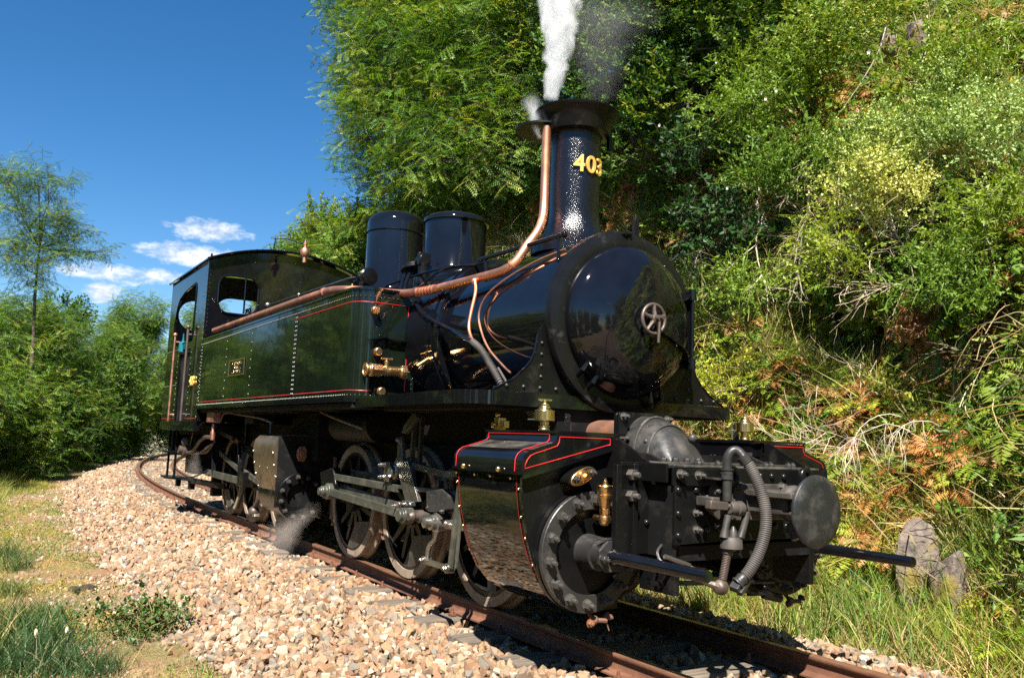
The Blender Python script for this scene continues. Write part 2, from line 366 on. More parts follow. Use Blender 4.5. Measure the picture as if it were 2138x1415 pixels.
def thing(name, loc, label, cat, group=None):
    o = bpy.data.objects.new(name, None); COL.objects.link(o); o.location = loc; o['label'] = label; o['category'] = cat; o.empty_display_size = .2
    if group: o['group'] = group
    return o
def tag(o, label, cat, group=None):
    o['label'] = label; o['category'] = cat
    if group: o['group'] = group
    return o
def inst(src, name, parent, loc=None, rot=None, sc=None):
    o = src.copy(); o.name = name; COL.objects.link(o); o.parent = parent
    if loc is not None: o.location = loc
    if rot is not None: o.rotation_euler = rot
    if sc is not None: o.scale = sc if hasattr(sc, '__len__') else (sc,)*3
    return o
def rrect(x0, x1, y0, y1, r, k=6):
    out = []
    for cx, cy, a0 in ((x1-r, y1-r, 0), (x0+r, y1-r, PI/2), (x0+r, y0+r, PI), (x1-r, y0+r, 1.5*PI)):
        for i in range(k+1):
            a = a0+PI/2*i/k; out.append((cx+r*math.cos(a), cy+r*math.sin(a)))
    return out
# ================================================================== LOCOMOTIVE
loco = thing('steam_locomotive', (0, 0, 0), 'black articulated steam locomotive numbered 403 standing on the curved metre-gauge track', 'locomotive')
ZB = 2.048; XS = 2.15; RS = .653; XCH = 1.493
# --- boiler and smokebox
mb = MB(); mb.lathe((0, 0, ZB), (1, 0, 0), [(-5.7, .70), (.56, .70), (.60, .695), (.61, .64)], 72); boiler = mb.build('boiler', 'black_gloss', loco)
mb = MB()
for x in (-1.25, .50): mb.lathe((0, 0, ZB), (1, 0, 0), [(x-.03, .70), (x-.03, .712), (x+.03, .712), (x+.03, .70)], 72, closed=False)
mb.build('boiler_band', 'black_gloss', boiler)
mb = MB(); mb.lathe((0, 0, ZB), (1, 0, 0), [(.6, .637), (2.11, .637)], 72); smokebox = mb.build('smokebox', 'black_gloss', loco)
mb = MB(); mb.lathe((0, 0, ZB), (1, 0, 0), [(2.09, .637), (2.09, RS), (2.135, RS+.002), (2.152, RS-.006), (2.165, .60), (2.175, .56), (2.17, .535), (2.10, .53)], 96, closed=True)
mb.build('smokebox_ring', 'ring_black', smokebox, kind=None) if False else mb.build('smokebox_ring', 'ring_black', smokebox)
# domed door
prof = []
Rd = .545; bulge = .215
for i in range(25):
    t = i/24; r = Rd*(1-t); prof.append((2.185+bulge*math.sqrt(max(0, 1-(r/Rd)**2.15))**1.25 if r < Rd else 2.185, r))
prof = [(2.10, Rd-.02), (2.165, Rd-.005), (2.178, Rd)]+prof[1:]
mb = MB(); mb.lathe((0, 0, ZB), (1, 0, 0), prof, 96); door = mb.build('smokebox_door', 'door_gloss', loco, ang=60)
# hinge and straps on the far side of the door
hx, hy = 2.20, .575
mb = MB(); mb.cyl((hx+.015, hy, 1.79), (hx+.015, hy, 2.35), .014, 12)
for z in (1.80, 2.31): mb.cyl((hx+.015, hy, z-.045), (hx+.015, hy, z+.035), .028, 14); mb.box((hx-.02, hy+.005, z-.005), (.07, .05, .06))
mb.box((2.17, .60, 2.06), (.03, .03, .60)); mb.build('hinge', 'black_gloss', door, bev=.003)
mb = MB()
for zt, z0 in ((2.31, 2.13), (1.80, 1.97)):
    P = []
    for i in range(9):
        t = i/8; y = hy-(hy-.10)*t; z = zt+(z0-zt)*t; r = math.hypot(y, z-ZB)
        x = 2.185+bulge*math.sqrt(max(0, 1-min(1, r/Rd)**2.15))**1.25+.008; P.append(V(x, y, z))
    for a, b in zip(P, P[1:]): mb.bar(a, b, .012, .045+.02*(a.y > .3), upv=(1, 0, 0))
mb.build('hinge_strap', 'door_gloss', door)
hc = V(2.45, 0, ZB-.005)
mb = MB(); mb.lathe((2.37, 0, ZB), (1, 0, 0), [(0, .085), (.02, .08), (.035, .045), (.06, .04)], 24); mb.cyl((2.36, 0, ZB), (2.49, 0, ZB), .014, 12)
mb.build('door_boss', 'frame_black', door)
mb = MB(); mb.torus(hc+V(-.01, 0, 0), (1, 0, 0), .100, .0125, 36, 10)
for i in range(5):
    a = PI/2+2*PI*i/5; d = V(0, math.cos(a), math.sin(a)); mb.tube([hc+d*.02, hc+V(-.006, 0, 0)+d*.06, hc+V(-.01, 0, 0)+d*.095], [.018, .012, .015], 8)
mb.lathe(hc+V(-.02, 0, 0), (1, 0, 0), [(0, .03), (.035, .027), (.04, .02)], 16); mb.build('handwheel', 'worn_steel', door)
mb = MB(); mb.cyl(hc+V(.035, 0, .0), hc+V(.06, 0, 0), .022, 14); mb.cyl(hc+V(-.01, 0, 0), hc+V(.085, 0, 0), .012, 10)
mb.cyl(hc+V(.05, 0, -.01), hc+V(.045, -.004, -.165), .0105, 10); mb.build('door_lever', 'worn_steel', door)
mb = MB()
for y, z in ((-.42, 1.70), (-.33, 1.62), (.18, 1.52), (.28, 1.56)):
    mb.tube([(2.16, y, z-.06), (2.22, y, z-.02), (2.24, y*.9, z+.05)], [.016, .02, .012], 8)
mb.build('door_clamp', 'black_gloss', door)
# lamp bracket on the ring, and small fittings
mb = MB(); mb.prism([(2.13, .075, 2.69), (2.13, .125, 2.69), (2.13, .118, 2.845), (2.13, .085, 2.845)], (-.03, 0, 0)); mb.build('lamp_bracket', 'frame_black', smokebox, bev=.002)
mb = MB(); mb.tube([(2.13, .42, 2.54), (2.17, .47, 2.60), (2.17, .55, 2.60)], .011, 8); mb.hexnut((2.16, -.04, 2.675), (1, 0, 0), .02, .02); mb.hexnut((2.16, .0, 2.68), (1, 0, 0), .02, .02)
mb.build('ring_fitting', 'frame_black', smokebox)
# --- chimney
mb = MB(); rb = []
for i in range(13):
    t = i/12; rb.append((2.70+.30*t, .195+.115*(1-t)**2.6))
prof = [(2.62, .33), (2.69, .33)]+rb+[(3.585, .197)]
mb.lathe((XCH, 0, 0), (0, 0, 1), prof, 64); chim = mb.build('chimney', 'chimney_black', loco)
mb = MB(); bell = [(3.575, .17), (3.585, .22), (3.595, .258), (3.615, .266), (3.65, .276), (3.69, .292), (3.72, .310), (3.74, .326), (3.752, .338), (3.766, .341), (3.772, .328), (3.768, .310), (3.74, .28), (3.70, .25), (3.60, .22), (3.56, .19)]
mb.lathe((XCH, 0, 0), (0, 0, 1), bell, 64, closed=True); mb.build('chimney_cap', 'ring_black', chim)
mb = MB(); mb.cyl((1.32, -.20, 3.635), (1.32, -.20, 3.65), .225, 40); mb.box((1.42, -.12, 3.66), (.2, .05, .03)); mb.build('chimney_cover', 'dish_black', chim)
mb = MB(); mb.tube([(XCH+.10, .25, 3.66), (XCH+.10, .27, 3.5)], .02, 8); mb.box((XCH+.1, .262, 3.56), (.03, .05, .12)); mb.build('chimney_bracket', 'frame_black', chim)
# cast numerals
def text_mesh(s, size, ext, spacing=1.0, bold=0.0):
    c = bpy.data.curves.new('t', 'FONT'); c.body = s; c.size = size; c.extrude = ext; c.align_x = 'CENTER'; c.align_y = 'CENTER'; c.space_character = spacing; c.offset = bold; c.bevel_depth = ext*.35; c.bevel_resolution = 1
    o = bpy.data.objects.new('t', c); COL.objects.link(o); dg = bpy.context.evaluated_depsgraph_get(); me = bpy.data.meshes.new_from_object(o.evaluated_get(dg)); bpy.data.objects.remove(o); return me
for ch, deg in (('4', -27), ('0', 0), ('3', 27)):
    me = text_mesh(ch, .185, .006, bold=.002); me.materials.clear(); me.materials.append(MATS['gold_paint'])
    o = bpy.data.objects.new('numeral', me); COL.objects.link(o); o.parent = chim; a = math.radians(deg-1)
    o.matrix_local = Matrix.Translation((XCH+.205*math.cos(a), .205*math.sin(a), 3.305)) @ Matrix.Rotation(a+PI/2, 4, 'Z') @ Matrix.Rotation(PI/2, 4, 'X')
# --- domes
X1, X2 = -1.863, -.453
mb = MB(); mb.lathe((X1, 0, 0), (0, 0, 1), [(2.55, .42), (2.72, .40), (2.76, .335), (2.80, .32), (3.42, .32)], 64); dome = mb.build('steam_dome', 'black_gloss', loco)
mb = MB(); pr = [(3.42, .322)]+[(3.47+.18*math.sin(PI/2*i/12), .322*(1-.62*(1-math.cos(PI/2*i/12)))) for i in range(13)]
pr = [(3.43, .322), (3.52, .322)]+[(3.52+.15*math.sin(PI/2*i/14), .322-.20*(1-math.cos(PI/2*i/14))) for i in range(1, 15)]+[(3.675, .06)]
mb.lathe((X1, 0, 0), (0, 0, 1), pr, 64); mb.build('dome_cap', 'black_gloss', dome, ang=60)
mb = MB(); mb.torus((X1, 0, 3.425), (0, 0, 1), .323, .008, 64, 8)
for i in range(12): a = 2*PI*i/12+.2; mb.ball((X1+.328*math.cos(a), .328*math.sin(a), 3.428), .012, 8)
mb.build('dome_band', 'black_gloss', dome)
mb = MB(); mb.lathe((X2, 0, 0), (0, 0, 1), [(2.55, .41), (2.71, .40), (2.76, .34), (2.81, .304), (3.27, .304)], 64); sand = mb.build('sand_dome', 'black_gloss', loco)
mb = MB(); mb.lathe((X2, 0, 0), (0, 0, 1), [(3.255, .30), (3.262, .322), (3.275, .325), (3.30, .315), (3.33, .27), (3.345, .18), (3.347, .12)], 64); mb.build('dome_lid', 'black_gloss', sand)
mb = MB(); mb.lathe((X2, 0, 3.345), (0, 0, 1), [(0, .15), (.015, .15), (.02, .13)], 40); mb.box((X2+.05, 0, 3.372), (.10, .16, .02)); mb.ball((X2+.02, -.05, 3.385), .02); mb.build('dome_hatch', 'frame_black', sand, bev=.003)
# --- side tanks with lining
YT = 1.154; ZT0, ZT1 = 1.50, 2.43; XR = -5.755
def tank_outline(off=0, rc=.17, x1=0.0, yi=.59):
    y0 = YT+off; x1 = x1+off; P = [(XR, -yi), (XR, -y0)]
    for i in range(9):
        a = -PI/2+PI/2*i/8; P.append((x1-rc+rc*math.cos(a), -(y0-rc)+rc*math.sin(a)))
    P.append((x1, -yi)); return P
def tank_line(z, x_from, y_to, off=.0, n=9, rc=.17):
    P = [V(x_from, -(YT+off), z), V(-rc, -(YT+off), z)]+[V(-rc+(rc+off)*math.cos(a), -(YT-rc)+(rc+off)*math.sin(a), z) for a in [-PI/2+PI/2*i/n for i in range(1, n+1)]]
    if y_to is not None: P.append(V(off, y_to, z))
    return P
def mir(P, s): return [V(p[0], p[1]*(-s), p[2]) for p in P]
tanks = []
for s in (-1, 1):
    mb = MB(); O = [V(x, y*(-s), ZT0) for x, y in tank_outline()]; mb.prism(O, (0, 0, ZT1-ZT0)); tk = mb.build('side_tank', 'tank_gloss', loco, ang=30); tanks.append(tk)
    if s == 1: tk['label'] = 'far side water tank hidden behind the boiler'
    mb = MB(); O = [V(x, y*(-s), ZT1) for x, y in tank_outline(.012)]; mb.prism(O, (0, 0, .022)); O = [V(x, y*(-s), ZT0-.035) for x, y in tank_outline(.016)]; mb.prism(O, (0, 0, .035)); mb.build('tank_edge', 'black_gloss', tk)
    if s == -1:
        mb = MB()
        for z, dx in ((2.375, .042), (1.525, .042)):
            P = tank_line(z, XR+.02, -.61, .001, 12); seg = [(b-a).length for a, b in zip(P, P[1:])]; T_ = sum(seg); k = int(T_/dx)
            for i in range(k):
                d = T_*i/k
                for a, b, q in zip(P, P[1:], seg):
                    if d <= q: c = a+(b-a)*(d/q); break
                    d -= q
                nn = V(0, -1, 0) if c.x < -.17 else (V(1, 0, 0) if c.y > -(YT-.17) else (c-V(-.17, -(YT-.17), c.z)).normalized())
                mb.rivet(c, nn, .009, n=6)
        for x, dz in ((-1.565, .045), (-1.605, .045)):
            z = 1.57
            while z < 2.36: mb.rivet((x, -YT, z), (0, -1, 0), .012, n=6); z += dz
        for x, z0, z1 in ((-3.17, 1.56, 2.36), (-4.32, 1.56, 2.36), (XR+.05, 1.56, 2.36)):
            k = 8 if x > -5 else 18
            for i in range(k): mb.rivet((x, -YT, z0+(z1-z0)*(i+.5)/k), (0, -1, 0), .011, n=6)
        for i in range(20): mb.rivet((0, -.61, 1.56+.8*i/19), (1, 0, 0), .009, n=6)
        mb.build('rivets', 'rivet_black', tk, kind='stuff')
        mb = MB(); mb.bb(-1.545, -1.528, -YT-.002, -YT, 1.52, 2.41); mb.bb(XR+.01, XR+.03, -YT-.003, -YT, 1.51, 2.42); mb.build('tank_seam', 'frame_black', tk)
        mb = MB()
        r_ = .0042
        mb.tube(tank_line(1.565, XR+.06, -1.0, .001), r_, 6); mb.tube(tank_line(2.325, -1.62, -.672, .001)+[V(.001, -.672, 1.585)], r_, 6)
        mb.build('red_lining', 'red_paint', tk)
        # wash-out plugs and the brass filler cock on the front face
        for y, z in ((-1.0, 2.25), (-.955, 1.90), (-.905, 1.566)):
            mb = MB(); mb.cyl((0, y, z), (.035, y, z), .036, 18); mb.lathe((.03, y, z), (1, 0, 0), [(0, .034), (.03, .034), (.036, .028)], 20); mb.build('washout_plug', 'brass', tk)
        A = V(.06, -1.03, 1.74); B = V(.06, -.74, 1.74)
        mb = MB(); mb.cyl(A+V(0, .03, 0), B, .043, 20); mb.cyl(A+V(0, .01, 0), A+V(0, .10, 0), .058, 6); mb.lathe(A+V(0, -.03, 0), (0, 1, 0), [(0, .045), (.02, .045), (.03, .06), (.045, .06)], 20)
        mb.torus(A+V(0, -.04, 0), (0, 1, 0), .05, .009, 22, 8); mb.bar(A+V(0, -.04, -.05), A+V(0, -.04, .05), .014, .014, (1, 0, 0)); mb.lathe(B+V(0, -.01, 0), (0, 1, 0), [(0, .055), (.05, .055)], 20)
        for i in range(5): a = 2*PI*i/5; mb.cyl(B+V(.05*math.cos(a), .0, .05*math.sin(a)), B+V(.05*math.cos(a), .055, .05*math.sin(a)), .009, 6)
        C_ = A+V(0, .15, 0); mb.cyl(C_, C_+V(0, 0, .085), .022, 14); mb.cyl(C_+V(0, 0, .07), C_+V(0, 0, .10), .014, 10); mb.cyl(C_+V(0, -.055, .105), C_+V(0, .055, .105), .008, 10); mb.box(C_+V(-.03, .0, 0), (.05, .06, .05))
        mb.build('filler_cock', 'brass', tk, bev=.0015)
        mb = MB(); mb.prism([(.003, -1.04, 2.0), (.003, -.88, 2.035), (.003, -.865, 2.02), (.003, -.59, 2.01), (.003, -.59, 2.002), (.003, -.87, 2.012), (.003, -.885, 2.025), (.003, -1.04, 1.992)], (.05, 0, 0)); mb.build('front_ledge', 'black_gloss', tk)
        mb = MB()
        for y in (-.83, -.655): mb.hexnut((.002, y, 1.97), (1, 0, 0), .016, .014, 0)
        mb.build('ledge_bolt', 'frame_black', tk)
        # maker's plate
        pl = MB(); x0, x1, z0, z1 = -4.13, -3.39, 1.848, 2.05
        pl.bb(x0, x1, -YT-.008, -YT-.001, z0, z1, 0)
        for a in ((x0, x1, z0, z0+.018), (x0, x1, z1-.018, z1), (x0, x0+.028, z0+.018, z1-.018), (x1-.028, x1, z0+.018, z1-.018)): pl.bb(a[0], a[1], -YT-.014, -YT-.008, a[2], a[3], 1)
        plate = pl.build('makers_plate', ['frame_black', 'polished_brass'], tk)
        for tx, z, sz in (('ATELADES', 2.0, .052), ('ADBE.', 1.95, .048), ('. SH  UPS', 1.9, .050)):
            me = text_mesh(tx, sz, .002); me.materials.clear(); me.materials.append(MATS['polished_brass']); o = bpy.data.objects.new('plate_lettering', me); COL.objects.link(o); o.parent = plate
            o.matrix_local = Matrix.Translation(((x0+x1)/2, -YT-.011, z)) @ Matrix.Rotation(PI/2, 4, 'X') @ Matrix.Diagonal((1.75, 1, 1, 1))
# --- cab
XC0, XC1 = -8.32, XR; ZE = 3.60
cab = MB(); cab.bb(XC0, XC1, -1.13, 1.13, 1.24, 1.28); cab = cab.build('cab_floor', 'frame_black', loco)
for s in (-1, 1):
    door_o = [(-7.30, 1.26), (-6.50, 1.26), (-6.50, 2.44), (-7.30, 2.44)]
    win = [(-7.78, 2.50), (-6.50, 2.50), (-6.44, 2.56), (-6.40, 3.22)]+[(-6.40-.10*(1-math.cos(a)), 3.22+.15*math.sin(a)) for a in (PI/6, PI/3, PI/2)]+[(-7.2, 3.32)]+[(-7.45-.35*math.sin(a), 3.22-.36*(1-math.cos(a))+.05*(1-a/1.5)) for a in (.2, .5, .8, 1.1, 1.35)]+[(-7.84, 2.9), (-7.84, 2.56)]
    mb = MB(); outer = [(XC0, 1.30), (-7.30, 1.30), (-7.30, 2.40), (-6.50, 2.40), (-6.50, 1.30), (XC1, 1.30), (XC1, ZE), (XC0, ZE)]
    mb.plate(outer, [win], lambda a, b: (a, s*1.153, b), (0, -s*.02, 0)); side = mb.build('cab_side', 'tank_gloss', loco)
    mb = MB(); W3 = [V(a, s*1.156, b) for a, b in win]; mb.tube(W3+[W3[0]], .012, 6); mb.build('window_rim', 'black_gloss', side)
    mb = MB(); mb.bb(XC0-.01, -6.9, s*1.10, s*1.175, 1.16, 1.30); mb.bb(-6.9, XC1, s*1.10, s*1.175, 1.16, 1.30); mb.build('cab_sill', 'black_gloss', side)
    mb = MB(); mb.bb(XC0+.02, -7.33, s*1.155, s*1.158, 1.335, 1.345); mb.bb(-6.47, XC1-.03, s*1.155, s*1.158, 1.335, 1.345); mb.build('red_lining', 'red_paint', side)
    if s == -1:
        mb = MB(); ax = (0, -1, 0)
        for i in range(30): mb.rivet((XC0+.03+i*.085, -1.153, ZE-.04), ax, .010, n=6)
        for i in range(26): mb.rivet((XC1-.02, -1.153, 1.36+i*.085), ax, .010, n=6)
        for i in range(10): mb.rivet((XC0+.02+i*.1, -1.153, 2.42), ax, .008, n=6); mb.rivet((XC0+.02+i*.1, -1.153, 1.86), ax, .008, n=6)
        for x in (-6.43, -7.37):
            for i in range(12): mb.rivet((x, -1.153, 1.38+i*.085), ax, .009, n=6)
        for x, z in ((-6.32, 3.0), (-6.32, 2.9), (-6.3, 2.6), (-5.9, 3.1)): mb.rivet((x, -1.153, z), ax, .012, n=6)
        mb.build('rivets', 'rivet_black', side, kind='stuff')
        for x, z1 in ((-7.38, 2.62), (-6.45, 2.66)):
            mb = MB(); mb.cyl((x, -1.22, 1.30), (x, -1.22, z1), .019, 12); mb.ball((x, -1.22, z1+.03), .035, 12); mb.cyl((x, -1.15, 1.40), (x, -1.22, 1.40), .014, 8); mb.cyl((x, -1.15, z1-.08), (x, -1.22, z1-.08), .014, 8)
            mb.build('grab_rail', 'worn_steel' if x > -7 else 'copper_worn', side)
        me = text_mesh('403', .20, .008, bold=-.002); me.materials.clear(); me.materials.append(MATS['gold_paint']); o = bpy.data.objects.new('numeral', me); COL.objects.link(o); o.parent = side
        o.matrix_local = Matrix.Translation((-6.16, -1.166, 1.87)) @ Matrix.Rotation(PI/2, 4, 'X') @ Matrix.Diagonal((1.0, 1, 1, 1))
def roof_z(y): return 3.86-.25*(abs(y)/1.16)**2
def arch(n=20, ymax=1.153, dz=0): return [(y, roof_z(y)+dz) for y in [ymax-2*ymax*i/n for i in range(n+1)]]
fwin = rrect(-.995, -.425, 2.86, 3.42, .16); fwin2 = [(-a, b) for a, b in fwin]
mb = MB(); mb.plate([(-1.153, 1.3), (1.153, 1.3)]+arch(dz=-.02), [fwin, fwin2], lambda a, b: (XC1, a, b), (.02, 0, 0)); fb = mb.build('cab_front', 'black_gloss', loco)
def circ(cy, cz, ry, rz, n=28): return [(cy+ry*math.cos(2*PI*i/n), cz+rz*math.sin(2*PI*i/n)) for i in range(n)]
mb = MB(); mb.plate([(-1.12, 1.3), (1.12, 1.3)]+arch(ymax=1.12, dz=-.03), [circ(-.80, 3.09, .235, .25), rrect(-.46, .46, 2.90, 3.46, .27), circ(.80, 3.09, .235, .25)], lambda a, b: (XC0+.05, a, b), (.02, 0, 0)); mb.build('cab_back', 'cab_inside', loco)
for fwn in (fwin, fwin2):
    sg = 1 if fwn is fwin else -1
    mb = MB(); P = [V(XC1+.025, a, b) for a, b in fwn]; mb.tube(P+[P[0]], .016, 8); Q = [V(XC1+.03, a, b) for a, b in rrect(-1.0, -.42, 2.855, 3.425, .17)] ; mb.build('window_frame', 'black_gloss', fb)
    # pivoting casement standing half open in the frame
    mb = MB(); c0 = V(XC1+.03, sg*-.62, 0); c1 = V(XC1-.42, sg*-.50, 0); zz = (2.89, 3.40)
    R_ = [c0+V(0, 0, zz[0]), c1+V(0, 0, zz[0]), c1+V(0, 0, zz[1]), c0+V(0, 0, zz[1]), c0+V(0, 0, zz[0])]
    mb.tube(R_, .012, 6); mb.add([c0+V(0, 0, zz[0]), c1+V(0, 0, zz[0]), c1+V(0, 0, zz[1]), c0+V(0, 0, zz[1])], [(0, 1, 2, 3)], 1); mb.build('window_casement', ['black_gloss', 'window_glass'], fb)
mb = MB()
for (y, z) in ((-1.13, 0),)*1:
    for i in range(16): mb.rivet((XC1+.02, -1.12, 2.52+i*.062), (1, 0, 0), .009, n=6)
for y, z in ((.2, 3.45), (-.1, 3.3), (.25, 3.28), (.27, 3.27), (-.5, 3.65), (.1, 3.72), (.16, 3.74), (-.9, 3.58)): mb.rivet((XC1+.02, y, z), (1, 0, 0), .012, n=6)
mb.build('rivets', 'rivet_black', fb, kind='stuff')
mb = MB(); A1 = arch(28, 1.19, .0); k = len(A1); P = []
for x in (XC0-.12, XC1+.10): P += [V(x, y, z) for y, z in A1]+[V(x, y, z+.022) for y, z in A1[::-1]]
F = []; m_ = 2*k
for i in range(m_): F.append((i, (i+1) % m_, m_+(i+1) % m_, m_+i))
F += [tuple(range(m_))[::-1], tuple(range(m_, 2*m_))]; mb.add(P, F)
for x in (XC0-.12, XC1+.10):
    mb.tube([V(x, y, z+.01) for y, z in A1], .018, 6)
roof = mb.build('cab_roof', 'black_gloss', loco)
mb = MB(); mb.torus((XC1+.08, -1.14, 3.655), (0, 1, 0), .03, .009, 14, 6); mb.build('lifting_eye', 'frame_black', roof)
mb = MB(); mb.prism([(XC0+.3, -1.1, 2.42), (XC0+.3, -.7, 2.42), (XC0+.3, -.7, 1.3), (XC0+.3, -1.1, 1.3)], (.5, 0, 0)); mb.bb(-6.1, -5.9, -.5, .5, 1.3, 3.0); mb.build('cab_fittings', 'cab_inside', loco)
# whistle with its bent wire
wp = U(635.5, 541, 'y', 0); mb = MB(); mb.lathe(wp+V(0, 0, -.05), (0, 0, 1), [(0, .03), (.08, .03), (.09, .045), (.11, .062), (.17, .066), (.20, .055), (.215, .02), (.25, .018), (.26, .03), (.29, .03), (.30, .015), (.33, .015)], 18); whistle = mb.build('whistle', 'copper_worn', loco)
q = wp+V(0, 0, .27); mb = MB(); e1 = U(575, 498, 'y', 0); e0 = U(570, 537, 'y', 0); mb.tube([q, U(628, 509, 'y', 0), U(600, 499, 'y', 0), e1, e0], .008, 6); mb.build('whistle_wire', 'frame_black', whistle)
# --- running board, gussets
cor = [(2.10-.20+.20*math.cos(a), -1.20+.20+.20*math.sin(a)) for a in [-PI/2+PI/2*i/7 for i in range(8)]]
half = [(0.0, -1.10), (.6, -1.135), (1.2, -1.175)]+cor
for s in (-1, 1):
    O = [V(a, -s*b, 1.487) for a, b in half]+[V(2.10, 0, 1.487), V(1.9, 0, 1.487), V(1.9, s*.55, 1.487), V(0, s*.55, 1.487)]
    mb = MB(); mb.prism(O, (0, 0, .018)); rbd = mb.build('running_board', 'black_gloss', loco)
    O2 = O[:len(half)+1]; k = len(O2); Pn = []
    for i, p in enumerate(O2):
        a = O2[max(0, i-1)]; b = O2[min(k-1, i+1)]; d = (b-a).normalized(); Pn.append(V(d.y, -d.x, 0)*(1 if s == -1 else -1))
    mb = MB(); mb.v = [tuple(p+V(0, 0, .020)) for p in O2]+[tuple(p+V(0, 0, -.070)) for p in O2]+[tuple(p+n_*.012+V(0, 0, .020)) for p, n_ in zip(O2, Pn)]+[tuple(p+n_*.012+V(0, 0, -.070)) for p, n_ in zip(O2, Pn)]
    for i in range(k-1):
        for q0, q1 in ((0, k), (3*k, 2*k), (2*k, 0), (k, 3*k)): mb.f.append((q0+i, q0+i+1, q1+i+1, q1+i))
    mb.m = [0]*len(mb.f); mb.build('board_valance', 'black_gloss', rbd)
    gp = [(-.66, 1.97), (-.70, 1.90), (-.718, 1.79), (-.745, 1.725), (-.79, 1.67), (-.885, 1.59), (-1.035, 1.512)]
    pts = [V(2.085, -s*a, b) for a, b in gp]
    mb = MB(); mb.prism(pts+[V(2.085, s*.30, 1.507), V(2.085, s*.45, 1.8)], (-.012, 0, 0)); gs = mb.build('gusset_plate', 'frame_black', rbd)
    mb = MB(); mb.tube(pts[1:], .007, 6); mb.build('gusset_edge', 'black_gloss', gs)
    mb = MB()
    for i in range(4): mb.rivet(V(2.087, s*(.93-.13*i), 1.545), (1, 0, 0), .014)
    for i in range(4): mb.rivet(V(2.087, s*(.665-.0*i), 1.62+i*.075), (1, 0, 0), .012)
    mb.build('rivets', 'cast_grey', gs, kind='stuff')
mb = MB(); mb.bb(0.1, 2.0, -.9, .9, 1.40, 1.484); mb.bb(1.2, 2.06, -.50, .50, 1.2, 1.6); mb.build('smokebox_saddle', 'under_black', loco, bev=.004)
# --- handrail, pipes
hr0 = U(1003, 542, 'y', -.50); hr1 = U(1178, 489, 'y', -.46)
mb = MB(); mb.cyl(hr0, hr1, .017, 12); mb.ball(hr0, .024); mb.ball(hr1, .026)
for a, px, py in ((hr0.lerp(hr1, .06), 1036, 565), (hr0.lerp(hr1, .95), 1187, 522)):
    e = V(a.x+.05, -.50, 2.44); mb.tube([a, e], [.012, .015], 8); mb.ball(a, .022); mb.ball(e, .02)
mb.build('handrail', 'black_gloss', loco)
cp = [U(447, 690, 'y', -1.06), U(540, 657, 'y', -1.06), U(640, 622, 'y', -1.06), U(668, 613, 'y', -1.06), U(690, 606, 'y', -1.06), U(722, 604, 'y', -1.02), U(760, 606, 'y', -.92), U(830, 612, 'y', -.76), U(868, 610, 'y', -.70), U(905, 604, 'y', -.67), U(950, 593, 'y', -.65), U(1000, 580, 'y', -.62), U(1040, 569, 'y', -.60), U(1065, 557, 'y', -.57), U(1082, 540, 'y', -.53), U(1100, 513, 'y', -.47), U(1120, 487, 'y', -.38), U(1132, 460, 'y', -.31), U(1136, 430, 'y', -.27), U(1138, 380, 'y', -.26), U(1140, 320, 'y', -.265), U(1142, 264, 'y', -.275)]
cpc = crom(cp, 6)
mb = MB(); mb.tube(cpc, .034, 14)
exh = mb.build('exhaust_pipe', 'copper', loco)
mb = MB()
for i in (13*6+1, 8*6, 3*6+2): mb.tube([cpc[i], cpc[i+1]], .043, 16)
for i in range(5): mb.tube([cpc[8*6+2+i]*1, cpc[8*6+2+i].lerp(cpc[8*6+3+i], .35)], .040, 14)
mb.build('pipe_collar', 'copper_worn', exh)
mb = MB(); mb.tube(crom([U(992, 586, 'y', -.66), U(993, 610, 'y', -.67), U(984, 650, 'y', -.70), U(979, 682, 'y', -.72), U(984, 705, 'y', -.74), U(992, 716, 'y', -.76)], 6), .013, 10); mb.ball(U(991, 588, 'y', -.65), .03); mb.build('drain_pipe', 'copper', loco)
mb = MB(); mb.tube(crom([U(1180, 520, 'y', -.45), U(1120, 545, 'y', -.52), U(1060, 580, 'y', -.59), U(1018, 615, 'y', -.64), U(1000, 655, 'y', -.655), U(1006, 695, 'y', -.665), U(1022, 730, 'y', -.67), U(1052, 765, 'y', -.66), U(1066, 778, 'y', -.66)], 6), .008, 8); mb.build('oil_pipe', 'copper_worn', loco)
mb = MB(); mb.tube(crom([U(868, 632, 'y', -.67), U(884, 655, 'y', -.68), U(905, 670, 'y', -.70), U(945, 690, 'y', -.74), U(990, 715, 'y', -.78)], 6), .021, 12); pj = U(915, 677, 'y', -.71); mb.ball(pj, .034); mb.build('steam_pipe', 'black_gloss', loco)
hp = crom([U(986, 713, 'y', -.78), U(1004, 730, 'y', -.79), U(1024, 762, 'y', -.80), U(1040, 790, 'y', -.81), U(1048, 806, 'y', -.80)], 8)
mb = MB(); mb.tube(hp, .020, 12)
L_ = sum((b-a).length for a, b in zip(hp, hp[1:])); n_ = 34
def along(P, t):
    seg = [(b-a).length for a, b in zip(P, P[1:])]; d = t*sum(seg)
    for a, b, q in zip(P, P[1:], seg):
        if d <= q: return a+(b-a)*(d/q), (b-a).normalized()
        d -= q
    return P[-1], (P[-1]-P[-2]).normalized()
for i in range(n_):
    c, d = along(hp, (i+.5)/n_); mb.torus(c, d, .022, .005, 12, 5)
mb.tube([U(1040, 768, 'y', -.80), U(1060, 802, 'y', -.80)], .009, 8); mb.build('flexible_hose', 'hose_rubber', loco)
